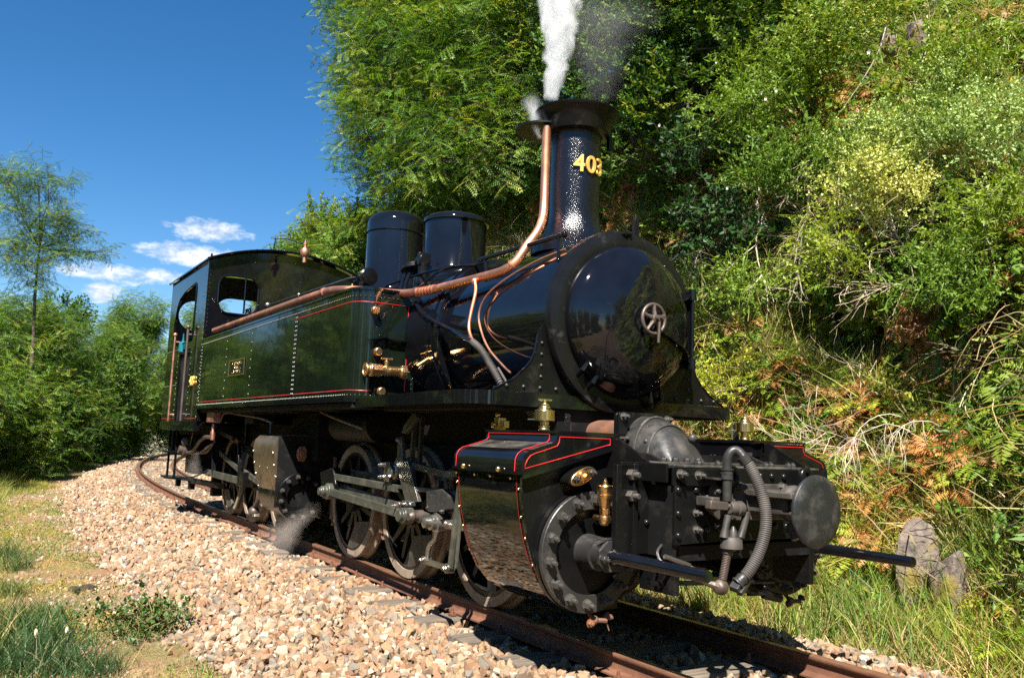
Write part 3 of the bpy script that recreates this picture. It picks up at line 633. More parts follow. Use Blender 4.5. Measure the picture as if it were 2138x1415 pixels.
# clack valve, regulator rod and air pump fittings above the tank
rodA = U(559, 637, 'x', XC1+.03); rodB = U(735, 579, 'y', -.55)
mb = MB(); mb.cyl(rodA, rodB, .010, 8); mb.ball(rodA, .045, 12); k_ = rodA.lerp(rodB, .45); mb.ball(k_, .025); regulator = mb.build('regulator_rod', 'bright_steel', loco)
mb = MB(); c = U(760, 583, 'y', -.62)
mb.ball(c+V(-.05, 0, .03), .055, 12); mb.cyl(c+V(-.22, 0, .0), c+V(.02, 0, .02), .028, 12); mb.lathe(c+V(.06, 0, .01), (1, .1, 0), [(0, .075), (.02, .09), (.03, .08), (.05, .092), (.06, .08), (.08, .085), (.09, .04)], 24)
mb.cyl(c+V(-.05, 0, -.22), c+V(-.05, 0, .05), .03, 12); mb.cyl(c+V(-.04, 0, .05), c+V(-.04, 0, .14), .02, 8); mb.lathe(c+V(-.05, 0, -.20), (0, 0, 1), [(0, .05), (.03, .05)], 6)
for dx in (-.16, -.02): mb.hexnut(c+V(dx, -.03, .03), (0, -1, 0), .018, .02)
mb.build('steam_valve', 'frame_black', loco)
mb = MB(); mb.tube([c+V(-.18, -.05, -.03), c+V(-.18, -.06, -.25)], .011, 8); mb.build('drain_pipe', 'copper', loco)
c = U(868, 556, 'y', -.40); dd = V(.85, -.1, .28).normalized()
mb = MB(); mb.lathe(c+V(-.05, 0, -.01), V(-.25, -.1, 1), [(-.03, .10), (-.02, .125), (.0, .125), (.005, .11), (.03, .11), (.04, .06)], 24); mb.cyl(c+V(.08, 0, .03), c+V(.20, 0, .04), .055, 14); mb.box(c+V(.17, 0, .04), (.05, .12, .12)); mb.cyl(c+V(.02, 0, 0), c+V(.2, 0, .03), .045, 12); mb.cyl(c+V(.16, 0, .0), c+V(.16, 0, -.2), .05, 12)
mb.build('pressure_reducer', 'frame_black', loco, bev=.006)
mb = MB()
for k_ in (0, 9): mb.tube(crom([U(846+k_, 572, 'y', -.50), U(840+k_, 588, 'y', -.56), U(836+k_*1.1, 606, 'y', -.62)], 5), .017, 8)
mb.tube(crom([U(802, 600, 'y', -.55), U(830, 588, 'y', -.5), U(900, 566, 'y', -.42), U(960, 556, 'y', -.38), U(1015, 548, 'y', -.36)], 5), .012, 8)
mb.tube(crom([U(873, 600, 'y', -.6), U(890, 586, 'y', -.55), U(920, 565, 'y', -.45), U(950, 556, 'y', -.4)], 5), .012, 8)
mb.build('small_pipes', 'black_gloss', loco)
mb = MB(); mb.cyl((-1.0, -.85, 2.45), (-1.0, -.85, 2.50), .17, 28); mb.cyl((-2.4, -.8, 2.45), (-2.4, -.8, 2.49), .14, 24); mb.box((-2.4, -.75, 2.50), (.25, .05, .03)); mb.build('filler_lid', 'frame_black', tanks[0])
# ================================================================== running gear
RW = .546
def make_wheel(name='wheel'):
    w_ = MB(); w_.lathe((0, -.57, 0), (0, 1, 0), [(0, .478), (0, RW-.002), (.01, RW), (.07, RW), (.09, RW+.028), (.115, RW+.028), (.12, .47), (.06, .465)], 56, closed=True)
    rim = MB(); rim.lathe((0, -.562, 0), (0, 1, 0), [(0, .445), (0, .474), (.10, .474), (.10, .445)], 56, closed=True)
    rim.lathe((0, -.60, 0), (0, 1, 0), [(0, .095), (0, .10), (.17, .12)], 28); rim.lathe((0, -.615, 0), (0, 1, 0), [(0, .05), (.02, .062)], 20)
    for i in range(11):
        a = 2*PI*i/11+.1; d = V(math.cos(a), 0, math.sin(a)); t = V(-math.sin(a), 0, math.cos(a)); o = V(0, -.52, 0)
        p = [o+d*.09+t*.034, o+d*.46+t*.020, o+d*.46-t*.020, o+d*.09-t*.034]; rim.prism([q_+V(0, -.022, 0) for q_ in p], (0, .05, 0))
    cw = MB(); a0, a1 = -2.55, -1.15; ou = [(math.cos(a0+(a1-a0)*i/14)*.455, math.sin(a0+(a1-a0)*i/14)*.455) for i in range(15)]; cc = -.5*(a0-a1); 
    ch = [ou[-1], (ou[0][0]*.3+ou[-1][0]*.7, ou[0][1]*.25+ou[-1][1]*.75+.03), ou[0]]
    mid = ((ou[0][0]+ou[-1][0])/2*.62, (ou[0][1]+ou[-1][1])/2*.62)
    cw.prism([V(a, -.566, b) for a, b in ou+[mid]], (0, .06, 0))
    return w_, rim, cw
tw, rw_, cw_ = make_wheel()
WH = {'C': 1.315, 'B': 0.0, 'A': -1.276, 'D': -3.483, 'E': -4.731, 'F': -5.892}
spin = {'A': -.8, 'B': -.85, 'C': 2.2, 'D': -.2, 'E': -1.6, 'F': .1}
proto = None
for k_, x in WH.items():
    for s in (-1, 1):
        if proto is None:
            rim = rw_.build('wheel', 'wheel_dark', loco); ty = tw.build('tyre', 'tyre_face', rim); cwt = cw_.build('counterweight', 'weight_grey', rim, bev=.004); proto = rim
        else:
            rim = inst(proto, 'wheel', loco)
            for ch in proto.children: inst(ch, ch.name.split('.')[0], rim)
        rim.location = (x, 0, RW); rim.rotation_euler = (0, spin[k_], 0 if s == -1 else PI)
    mb = MB(); mb.cyl((x, -.5, RW), (x, .5, RW), .07, 16); mb.build('axle', 'under_black', loco)
# frames, with dark boxes added between them so the underside stays black
mb = MB()
for s in (-1, 1):
    mb.prism([(-8.35, s*.42, .95), (-8.35, s*.42, 1.30), (-2.2, s*.42, 1.30), (-2.2, s*.42, .55), (-6.3, s*.42, .50), (-6.8, s*.42, .85)], (0, .03*s, 0))
    mb.prism([(-2.0, s*.42, .45), (-2.0, s*.42, 1.12), (2.9, s*.42, 1.15), (3.05, s*.42, 1.10), (3.05, s*.42, .62), (2.0, s*.42, .45)], (0, .03*s, 0))
mb.bb(-5.6, -1.9, -.42, .42, .75, 1.6); mb.bb(-2.6, 1.4, -.40, .40, .78, 1.45); mb.bb(-8.3, -5.6, -.9, .9, 1.10, 1.25); mb.bb(-5.7, -.05, -1.12, 1.12, 1.42, 1.46); mb.bb(-5.0, -4.4, -.4, .4, .42, .8)  # plain dark fill, standing for the shade between the frames
mb.bb(1.4, 2.9, -.41, .41, .55, 1.1)
mb.build('frame_and_dark_fill', 'under_black', loco)
mb = MB(); mb.bb(-5.7, -4.95, -.42, .42, .55, 1.2); mb.bb(-4.0, -3.6, -.95, -.45, 1.28, 1.40); mb.cyl((-1.3, -.72, 1.27), (-.35, -.72, 1.27), .14, 20); mb.bb(-2.9, -2.0, -.7, -.45, .9, 1.35); mb.build('ash_pan', 'under_black', loco)
# --- front deck and cylinder casings
YC, ZC = .817, .588
def mirror(b, s):
    if s == 1: b.v = [(x, -y, z) for x, y, z in b.v]; b.f = [f[::-1] for f in b.f]
    return b
nutmesh = MB(); nutmesh.hexnut((0, 0, 0), (1, 0, 0), .019, .024, .9); nut0 = None
rivmesh = MB(); rivmesh.rivet((0, 0, 0), (1, 0, 0), .017, n=12); riv0 = None
def put_nut(parent, loc, sc=1, rot=0):
    global nut0
    if nut0 is None: nut0 = nutmesh.build('nut', 'nut_grey', parent); o = nut0
    else: o = inst(nut0, 'nut', parent)
    o.location = loc; o.rotation_euler = (rot, 0, 0); o.scale = (sc,)*3; return o
def put_rivet(parent, loc, sc=1):
    global riv0
    if riv0 is None: riv0 = rivmesh.build('rivet', 'frame_black', parent); o = riv0
    else: o = inst(riv0, 'rivet', parent)
    o.location = loc; o.scale = (sc,)*3; return o
for s in (-1, 1):
    XF, XB_ = 2.80, 2.065
    up_ = [(-.64, 1.24), (-1.05, 1.24), (-1.052, 1.205), (-1.065, 1.19), (-1.10, 1.178), (-1.20, 1.148), (-1.235, 1.138), (-1.262, 1.118), (-1.276, 1.09), (-1.279, 1.02)]
    lowc = [(-1.268, 1.012), (-1.262, .92), (-1.245, .80), (-1.215, .68), (-1.17, .55), (-1.10, .42), (-1.01, .325), (-.90, .262), (-.80, .243)]
    cas = MB()
    # curved outer sheet (upper and lower), built as thin shells of real thickness
    def sheet(b, pts, x0, x1, mat=0, th=.012):
        k = len(pts); P = []
        for x in (x0, x1): P += [V(x, y, z) for y, z in pts]
        for x in (x0, x1): P += [V(x, y+th, z-.004) for y, z in pts]
        F = []
        for i in range(k-1):
            b_ = (len(b.f)+len(F)); F.append((i, i+1, k+i+1, k+i)); F.append((2*k+i, 3*k+i, 3*k+i+1, 2*k+i+1)); F.append((i, 2*k+i, 2*k+i+1, i+1)); F.append((k+i, k+i+1, 3*k+i+1, 3*k+i))
        F += [(0, k, 3*k, 2*k), (k-1, 2*k-1+0, 4*k-1, 3*k-1)]
        b.add(P, F, mat)
        if mat == 9:
            for q_, f_ in enumerate(F):
                ys = [P[t_].y for t_ in f_]; b.m[len(b.m)-len(F)+q_] = 1 if (min(ys) > -1.21 and max(ys) < -1.06) else 0
    sheet(cas, lowc, XB_+.02, XF+.005)
    cyl = mirror(cas, s).build('cylinder_casing', 'door_gloss', loco, ang=50)
    if s == 1: cyl['label'] = 'far side cylinder casing'
    cas = MB(); sheet(cas, [(-.55, 1.241)]+up_[1:], XB_, XF+.02, 9); mirror(cas, s).build('casing_hood', ['black_gloss', 'dusty_black'], cyl, ang=50)
    f = MB(); f.prism([V(XF+.02, a, b) for a, b in up_+[(-1.274, 1.008), (-.64, 1.178)]], (.012, 0, 0)); f.bb(XB_-.005, XF+.03, -1.06, -.55, 1.242, 1.256); mirror(f, s).build('casing_front', 'black_gloss', cyl)
    f = MB(); f.prism([V(XF-.03, a, b) for a, b in [(-.60, 1.17), (-1.262, 1.0)]+lowc[1:]+[(-.55, .25), (-.55, 1.17)]], (.02, 0, 0)); mirror(f, s).build('cylinder_head_plate', 'frame_black', cyl)
    f = MB(); f.bar((XF+.034, -1.272, 1.002), (XF+.034, -.64, 1.172), .03, .016, (1, 0, 0)); f.bb(XB_, XF+.03, -1.29, -1.275, 1.008, 1.026); mirror(f, s).build('casing_moulding', 'black_gloss', cyl)
    rl = MB(); xf = XF+.034; ins = [(-.668, 1.222), (-1.03, 1.222), (-1.032, 1.195), (-1.045, 1.172), (-1.09, 1.157), (-1.19, 1.127), (-1.222, 1.114), (-1.243, 1.09), (-1.255, 1.065), (-1.257, 1.042), (-.668, 1.19), (-.668, 1.222)]
    rl.tube([V(xf, a, b) for a, b in ins], .0032, 6)
    for x in (XB_+.035, XF-.03):
        rl.tube([V(x, a-.004, b+.003) for a, b in up_[2:]], .0028, 6)
        rl.tube([V(x, -1.056, 1.238), V(x, -1.056, 1.205)], .0028, 6)
    rl.tube([V(XB_+.035, -1.056, 1.236), V(XF-.03, -1.056, 1.236)], .0028, 6)
    mirror(rl, s).build('red_lining', 'red_paint', cyl)
    rl = MB()
    for x in (XB_+.05, XF-.03): rl.tube([V(x, a-.002, b) for a, b in lowc[:-3]], .0016, 5)
    mirror(rl, s).build('thin_lining', 'red_dark', cyl)
    st = MB()
    for x in (2.22, 2.62): st.ball((x, -1.295, 1.03), .016, 10, (1, 1.0, 1))
    for x in (2.10, 2.32, 2.50, 2.72): st.ball((x, -1.274, .985), .008, 8)
    for x in (XB_+.03, XF-.01):
        for a, b in ((-1.265, .93), (-1.243, .78), (-1.21, .665), (-1.155, .52)): st.ball((x, a, b), .008, 8)
    mirror(st, s).build('brass_studs', 'polished_brass', cyl)
    # cylinder with covers
    xc = 2.80; c = V(0, s*YC, ZC)
    mb = MB(); mb.lathe((0, s*YC, ZC), (1, 0, 0), [(2.10, .27), (2.80, .27)], 48); mb.lathe((0, s*YC, ZC), (1, 0, 0), [(2.795, .338), (2.828, .338)], 64); cb = mb.build('cylinder', 'frame_black', loco)
    mb = MB(); mb.lathe((0, s*YC, ZC), (1, 0, 0), [(2.838, .236), (2.838, .331), (2.842, .335), (2.868, .335), (2.872, .331), (2.872, .238), (2.866, .235)], 72, closed=False)
    mb.f = mb.f[:-2]; mb.m = mb.m[:-2]
    cover = mb.build('cylinder_cover', 'cast_grey', cb)
    mb = MB(); mb.lathe((0, s*YC, ZC), (1, 0, 0), [(2.84, .24), (2.867, .236), (2.80, .222), (2.71, .20), (2.69, .17), (2.685, .10), (2.69, .0)], 64); mb.build('cover_dish', 'dish_black', cover)
    if s == -1: cover['label'] = 'round cover with a ring of nuts facing the viewer'
    for i in range(14):
        a = 2*PI*(i+.35)/14; put_nut(cover, (2.872, s*YC+.288*math.cos(a), ZC+.288*math.sin(a)), 1.42, a)
    mb = MB(); mb.lathe((0, s*YC, ZC), (1, 0, 0), [(2.69, .12), (2.75, .105), (2.90, .095), (2.96, .092), (2.963, .078), (3.02, .07), (3.045, .068), (3.05, .045)], 32); mb.build('gland', 'cast_grey', cover)
    mb = MB(); mb.prism([V(3.05, s*YC+a, ZC+b) for a, b in ((-.10, -.035), (-.10, .035), (-.04, .085), (.04, .085), (.10, .035), (.10, -.035), (.05, -.08), (-.05, -.08))], (.022, 0, 0)); mb.box((3.04, s*YC-.03, ZC+.092), (.05, .10, .008))
    for dy in (-.075, .075): mb.hexnut((3.07, s*YC+dy, ZC-.01), (1, 0, 0), .022, .03, .9)
    mb.build('gland_plate', 'cast_grey', cover, bev=.002)
    mb = MB(); mb.lathe((0, s*YC, ZC), (1, 0, 0), [(3.05, .048), (3.11, .045), (3.13, .035), (3.42, .0335), (3.425, .0315), (3.765, .0315), (3.772, .029)], 28); mb.build('tail_rod', 'black_gloss', cb)
    # brass relief valve and drip lubricator on the near cover
    d = V(2.95, s*YC+ (-.0 if s == -1 else 0)+.02, 0)
    if s == -1:
        lb = U(1262, 1090, 'x', 2.96); z0 = lb.z
        mb = MB(); x_, y_ = 2.96, lb.y
        mb.lathe((x_, y_, z0-.02), (0, 0, 1), [(0, .006), (.006, .024), (.02, .034), (.04, .037), (.055, .033), (.06, .022), (.085, .020), (.10, .030), (.115, .034), (.135, .038), (.145, .040), (.15, .043), (.17, .043), (.175, .036), (.18, .040), (.215, .040), (.219, .043), (.223, .041), (.228, .012), (.245, .012), (.25, .007), (.262, .007)], 24)
        mb.cyl((x_, y_, z0+.02), (2.87, y_, z0+.02), .016, 10); mb.lathe((x_, y_, z0+.045), (0, 0, 1), [(0, .030), (.03, .030)], 6); mb.build('drip_lubricator', 'brass', cover)
        a_ = U(1218, 994, 'x', 2.90); ax = V(1, 0, .05)
        el = [V(2.88, a_.y+.085*math.cos(t)*1.0*(1 if True else 1), a_.z+.045*math.sin(t)+.03*math.cos(t)) for t in [2*PI*i/20 for i in range(20)]]
        mb = MB(); mb.prism(el, (.022, 0, 0), 0); rv = mb.build('relief_valve', 'brass', cb, bev=.003)
        mb = MB(); mb.prism([p+V(-.08, (p.y-a_.y)*.05, (p.z-a_.z)*.05) for p in el], (.075, 0, 0)); mb.build('valve_body', 'frame_black', rv)
        mb = MB(); mb.hexnut((2.90, a_.y-.055, a_.z-.018), (1, 0, 0), .018, .022, .8); mb.hexnut((2.90, a_.y+.058, a_.z+.022), (1, 0, 0), .018, .022, .8); mb.build('valve_nuts', 'cast_grey', rv)
        mb = MB(); mb.lathe((2.90, a_.y, a_.z), (1, 0, 0), [(0, .034), (.02, .030), (.022, .022)], 20); mb.lathe((2.92, a_.y, a_.z), (1, 0, 0), [(0, .018), (.025, .018)], 6); mb.build('valve_cap', 'brass', rv)
    # drain cock under the cylinder
    mb = MB(); mb.tube([(2.84, s*YC+.02, ZC-.33), (2.88, s*YC+.02, ZC-.37), (2.90, s*YC+.10, ZC-.375)], .014, 8); mb.ball((2.88, s*YC+.03, ZC-.37), .025); mb.hexnut((2.88, s*YC+.12, ZC-.355), (1, 0, 0), .018, .03); mb.hexnut((2.88, s*YC-.0, ZC-.385), (1, 0, 0), .02, .02)
    mb.cyl((2.89, s*YC+.10, ZC-.37), (2.90, s*YC+.12, ZC-.43), .004, 6); mb.build('drain_cock', 'rust_brown', cb)
    # big brass lubricator on the deck
    mb = MB(); x_, y_ = 2.45, s*.875; L0 = MB()
    L0.lathe((x_, y_, 1.256), (0, 0, 1), [(0, .034), (.012, .036), (.02, .030), (.026, .036), (.032, .036), (.036, .027), (.058, .027), (.062, .060), (.064, .063), (.125, .063), (.127, .060), (.131, .045), (.142, .034), (.148, .034), (.150, .028), (.166, .028), (.169, .012), (.19, .010)], 32)
    L0.bar((x_-.0, y_-.05, 1.256+.19), (x_, y_+.05, 1.256+.19), .012, .012, (0, 0, 1)); L0.cyl((x_-.01, y_-.02, 1.325), (x_-.09, y_-.06, 1.325), .006, 8); L0.build('oil_cup', 'polished_brass', loco, bev=.001)
    mb = MB(); mb.lathe((2.315, s*.60 if s == -1 else .93, 1.256), (0, 0, 1), [(0, .032), (.12, .022)], 4); mb.build('stop_post', 'frame_black', loco)
mb = MB(); mb.bb(1.93, 1.99, -.92, -.86, 1.25, 1.34, 0); mb.bb(1.99, 2.03, -.90, -.86, 1.27, 1.32, 0); mb.ball((1.95, -.90, 1.355), .02); mb.cyl((1.96, -.93, 1.29), (1.96, -.95, 1.29), .02, 10); mb.build('oil_box', 'brass', loco, bev=.004)
# deck plates and cross plate between the casings
mb = MB(); mb.bb(2.30, 2.34, -.55, .64, 1.10, 1.245); mb.bb(2.06, 2.34, -.60, .60, 1.228, 1.240); mb.bb(2.2, 2.8, .55, .64, 1.15, 1.24); mb.build('deck_plate', 'black_gloss', loco)
# --- front beam assembly
beam = MB(); beam.bb(3.06, 3.10, -.83, .83, .60, 1.085); beam = beam.build('buffer_beam', 'frame_black', loco, bev=.004)
mb = MB(); mb.bb(3.10, 3.30, -.60, .60, 1.076, 1.094); mb.bb(2.86, 3.10, -.60, .60, 1.09, 1.105); mb.build('beam_shelf', 'dusty_black', beam, bev=.003)
mb = MB(); mb.prism([(3.30, -.62, 1.085), (3.30, .66, 1.085), (3.30, .66, .985), (3.30, -.62, .985)], (.014, 0, 0)); mb.build('upper_plate', 'frame_black', beam, bev=.002)
mb = MB(); mb.prism([(3.303, -.61, .985), (3.303, .60, .985), (3.303, .60, .685), (3.303, -.28, .685), (3.303, -.61, .672)], (.018, 0, 0)); fp = mb.build('drawgear_plate', 'frame_black', beam, bev=.002)
mb = MB(); mb.bb(3.10, 3.303, -.60, -.58, .60, .98); mb.bb(3.10, 3.303, .57, .59, .60, .98); mb.bb(3.05, 3.28, -.58, .58, .58, .66); mb.build('beam_web', 'under_black', beam)
for s in (-1, 1):
    mb = MB(); y = s*.64
    mb.prism([(2.40, y, 1.235), (2.88, y, 1.235), (3.16, y, 1.10), (3.30, y, 1.10), (3.30, y, 1.0), (2.40, y, 1.0)], (0, s*.016, 0)); mb.build('frame_plate', 'frame_black', loco, bev=.002)
mb = MB(); mb.bb(3.075, 3.10, -.80, -.62, .95, 1.10); mb.bb(3.10, 3.13, -.735, -.70, .56, 1.09); mb.bb(3.0, 3.28, -.57, -.53, .40, .70); mb.bb(3.0, 3.28, .53, .57, .40, .70); mb.build('angle_iron', 'frame_black', beam, bev=.003)
# lifting lugs
for y0, yh, hd in ((-.47, -.20, 1), (.30, .40, 0)):
    mb = MB(); x = 3.32
    if hd: mb.prism([(x, -.585, 1.075), (x, -.60, 1.02), (x, -.54, .985), (x, -.30, .985), (x, -.25, 1.0), (x, -.25, 1.078)], (.02, 0, 0))
    hy_ = -.235 if hd else .385; mb.torus((x+.05, hy_, 1.045), (1, 0, 0), .040, .020, 20, 10); mb.cyl((x-.01, hy_, 1.045), (x+.05, hy_, 1.045), .055, 18) if False else None
    mb.bb(x-.02, x+.05, hy_-.06, hy_-.035, .985, 1.085); mb.build('lifting_lug', 'frame_black', beam, bev=.003)
for px, py in ((1420, 989), (1458, 992)): p = U(px, py, 'x', 3.34); put_nut(beam, p, 1.15)
for px, py in ((1535, 994), (1588, 993), (1611, 994), (1636, 995)): p = U(px, py, 'x', 3.316); put_rivet(beam, p, 1.2)
for px, py in ((1416, 1023), (1453, 1023), (1416, 1072), (1416, 1118), (1476, 1104), (1501, 1102), (1617, 1097), (1641, 1098), (1656, 1098)): p = U(px, py, 'x', 3.322); put_rivet(fp, p, 1.25)
for px, py in ((1453, 1070), (1453, 1105)): p = U(px, py, 'x', 3.322); put_nut(fp, p, 1.0)
for px, py in ((1352, 989), (1381, 989), (1350, 1090), (1380, 1094)): p = U(px, py, 'x', 3.101); put_rivet(beam, p, 1.15)
for px, py in ((1314, 990), (1313, 1034)): p = U(px, py, 'x', 3.09); put_nut(beam, p, 1.75)
for px, py in ((1356, 1177), (1354, 1210), (1372, 1186), (1600, 1178), (1597, 1203), (1597, 1225)): p = U(px, py, 'x', 3.281); put_rivet(beam, p, .8)
mb = MB()
for i in range(9): mb.hexnut((3.18+.05*(i % 2), -.30+i*.10, 1.094), (0, 0, 1), .02, .018, .6)
for i in range(4): mb.hexnut((3.05, -.45+i*.09, 1.105), (0, 0, 1), .022, .02, .4)
mb.build('shelf_bolts', 'cast_grey', beam, kind='stuff')
# rounded casting (receiver bend) with flange and rusty pipe
mb = MB()
hoodp = []
for i in range(0):
    a = PI/2*i/12; hoodp.append((2.46+.38*math.sin(a), 1.10+.28*math.cos(a)))
K = 18; rings = []
for j, (x, z) in enumerate([(2.46, 1.385), (2.56, 1.375), (2.66, 1.345), (2.75, 1.29), (2.82, 1.21), (2.88, 1.11)]):
    ht = z-1.08; wd = (.185, .19, .19, .18, .165, .15)[j]
    rings.append([V(x, -.075+wd*math.cos(PI*i/K), 1.08+ht*math.sin(PI*i/K)**.8) for i in range(K+1)])
P = [p for r_ in rings for p in r_]; F = []
for j in range(len(rings)-1):
    for i in range(K): F.append((j*(K+1)+i, j*(K+1)+i+1, (j+1)*(K+1)+i+1, (j+1)*(K+1)+i))
F.append(tuple(range(K+1))); F.append(tuple((len(rings)-1)*(K+1)+i for i in range(K+1))[::-1]); mb.add(P, F)
mb.ball((2.80, .02, 1.25), .03, 10); mb.ball((2.66, -.24, 1.22), .016, 8)
rb_ = mb.build('receiver_bend', 'cast_grey', loco, ang=50)
mb = MB(); mb.tube([p+(p-V(2.70, -.075, 1.08)).normalized()*.004 for p in [V(2.70, -.075+.187*math.cos(PI*i/18), 1.08+.245*math.sin(PI*i/18)**.8) for i in range(19)]], .007, 6); mb.tube([p for p in [V(2.57, -.075+.194*math.cos(PI*i/18), 1.08+.298*math.sin(PI*i/18)**.8) for i in range(19)]], .010, 6); mb.build('bend_rib', 'nut_grey', rb_)
mb = MB(); pl_ = [(2.44, a, b) for a, b in rrect(-.30, .15, 1.10, 1.405, .03)]; mb.prism(pl_, (.022, 0, 0)); mb.prism([(x-.03, y, z) for x, y, z in pl_], (.024, 0, 0)); mb.build('bend_flange', 'frame_black', rb_, bev=.002)
for y, z in ((-.262, 1.375), (-.262, 1.235), (.115, 1.37)): put_nut(rb_, (2.462, y, z), 1.2)
mb = MB(); mb.cyl((2.05, -.16, 1.255), (2.42, -.16, 1.255), .10, 28); mb.torus((2.39, -.16, 1.255), (1, 0, 0), .10, .012, 28, 6); mb.build('receiver_pipe', 'rust_brown', rb_)
# central buffer
mb = MB(); prof = [(3.732, .03), (3.735, .185), (3.738, .190), (3.752, .191), (3.757, .187), (3.766, .14), (3.770, .05)]
mb.lathe((0, 0, .881), (1, 0, 0), prof, 72); bd = mb.build('buffer_disc', 'buffer_grey', loco, ang=50)
mb = MB(); mb.lathe((0, 0, .90), (1, 0, 0), [(3.60, .075), (3.73, .062), (3.735, .09)], 28); mb.box((3.50, 0, .955), (.38, .26, .035)); mb.box((3.50, 0, .86), (.36, .18, .02)); mb.box((3.47, -.08, .905), (.26, .03, .11)); mb.box((3.47, .08, .905), (.26, .03, .11)); mb.box((3.345, 0, .90), (.05, .42, .20)); mb.lathe((0, 0, .91), (1, 0, 0), [(3.52, .05), (3.56, .095), (3.61, .10), (3.63, .08)], 24)
mb.cyl((3.58, 0, .80), (3.62, 0, .72), .03, 10); bs = mb.build('buffer_stock', 'weight_grey', bd, bev=.006)
for y, z in ((-.17, .985), (.17, .985)): put_nut(bd, (3.37, y, z), 1.2)
# screw coupling: bracket, pin, yoke, spring screw, eye
cpl = MB(); q = lambda a, b, x=3.42: U(a, b, 'x', x)
cpl.prism([q(1466, 1042, 3.325), q(1488, 1012, 3.325), q(1506, 1042, 3.325), q(1510, 1062, 3.325), q(1496, 1085, 3.325), q(1470, 1062, 3.325)], (.02, 0, 0))
cpl.box(q(1478, 1046, 3.40), (.12, .06, .05)); cpl = cpl.build('coupling', 'weight_grey', loco, bev=.005); put_nut(cpl, q(1487, 1024, 3.345), 1.2); put_nut(cpl, q(1484, 1062, 3.35), .9)
mb = MB(); a = q(1478, 1053, 3.44); b = q(1515, 1056, 3.44); mb.bar(a, b, .045, .045); mb.cyl(q(1512, 1057, 3.44), q(1526, 1056, 3.45), .016, 12); mb.build('coupling_bar', 'worn_steel', cpl, bev=.005)
mb = MB(); a = q(1522, 1060, 3.45); b = q(1558, 1062, 3.45); d = (b-a).normalized(); mb.lathe(a, d, [(0, .030), (.01, .036), (.045, .036), (.05, .030), (.055, .040), (.085, .042), (.10, .034)], 20)
mb.tube([q(1520, 1075, 3.45), q(1515, 1100, 3.45), q(1512, 1122, 3.45)], [.020, .018, .026], 10); mb.tube([q(1558, 1068, 3.46), q(1554, 1095, 3.46), q(1546, 1122, 3.46)], [.026, .018, .022], 10); mb.tube([q(1546, 1120, 3.46), q(1543, 1155, 3.46)], [.012, .010], 8)
c = q(1527, 1132, 3.455); mb.lathe(c+V(0, 0, -.03), (0, 0, 1), [(0, .062), (.045, .058), (.06, .045)], 12); mb.lathe(q(1531, 1112, 3.47)+V(0, 0, -.05), (0, 0, 1), [(0, .022), (.06, .022), (.07, .014), (.085, .008)], 12)
mb.build('coupling_yoke', 'weight_grey', cpl)
sA = q(1521, 1145, 3.45); sB = q(1508, 1212, 3.45); mb = MB(); mb.cyl(sA, sB, .011, 8)
for i in range(18): c = sA.lerp(sB, (i+2)/20); mb.torus(c, (sB-sA), .019, .004, 14, 5)
mb.lathe(sA.lerp(sB, .0), sB-sA, [(-.02, .03), (.03, .03)], 6); mb.ball(sA+V(.03, .01, .005), .016); mb.build('coupling_screw', 'worn_steel', cpl)
c = q(1505, 1225, 3.45); mb = MB(); ax_ = V(1, -.5, .1); mb.lathe(c-ax_.normalized()*.025, ax_, [(0, .038), (.03, .042), (.04, .036), (.05, .020), (.058, .008)], 22); mb.tube([c, q(1482, 1218, 3.42), q(1420, 1190, 3.30), q(1385, 1170, 3.2)], [.030, .018, .013, .012], 8); mb.build('coupling_eye', 'worn_steel', cpl)
# brake hose
mb = MB(); pipe = [q(1518, 1045, 3.44), q(1518, 1000, 3.44), q(1518, 968, 3.44), q(1520, 953, 3.445), q(1527, 942, 3.455), q(1538, 940, 3.47), q(1548, 948, 3.49), q(1556, 960, 3.51)]
mb.tube(crom(pipe, 5), .0245, 16); bh = mb.build('brake_hose', 'cast_grey', loco)
mb = MB(); mb.cyl(q(1518, 1000, 3.44), q(1518, 978, 3.44), .031, 20); mb.cyl(q(1518, 981, 3.44), q(1518, 978, 3.44), .036, 20); mb.cyl(q(1518, 989, 3.44), q(1518, 985, 3.44), .035, 6); mb.prism([q(1487, 1000, 3.42), q(1520, 1004, 3.42), q(1530, 1004, 3.42), q(1530, 999, 3.42), q(1487, 996, 3.42)], (-.10, 0, 0))
c0, c1 = q(1549, 952, 3.50), q(1559, 966, 3.515); mb.cyl(c0, c1, .032, 16); mb.box(q(1563, 948, 3.52), (.02, .035, .02)); mb.cyl(q(1556, 949, 3.52), q(1568, 947, 3.52), .006, 8); mb.build('hose_clamp', 'cast_grey', bh)
hs_ = crom([q(1554, 956, 3.505), q(1572, 985, 3.54), q(1587, 1020, 3.58), q(1598, 1062, 3.61), q(1598, 1105, 3.62), q(1586, 1150, 3.61), q(1565, 1190, 3.59), q(1545, 1212, 3.57)], 10)
mb = MB(); mb.tube(hs_, .0245, 14)
for i in range(58):
    c, d = along(hs_, .05+.90*(i+.5)/58); mb.torus(c, d, .0262, .0055, 16, 6)
mb.build('corrugated_hose', 'hose_rubber', bh)
c = q(1541, 1217, 3.565); d = (q(1530, 1232, 3.56)-c).normalized(); mb = MB(); mb.lathe(hs_[-5], (hs_[-1]-hs_[-5]), [(0, .031), (.035, .031), (.04, .036), (.05, .036)], 18); mb.box(c, (.05, .10, .035), Euler((.65, .2, .3)).to_matrix()); mb.box(c+V(.01, .03, -.02), (.03, .10, .03), Euler((.65, .2, .3)).to_matrix()); mb.cyl(q(1560, 1212, 3.58), q(1570, 1208, 3.58), .011, 10); mb.build('hose_coupling', 'cast_grey', bh, bev=.003)
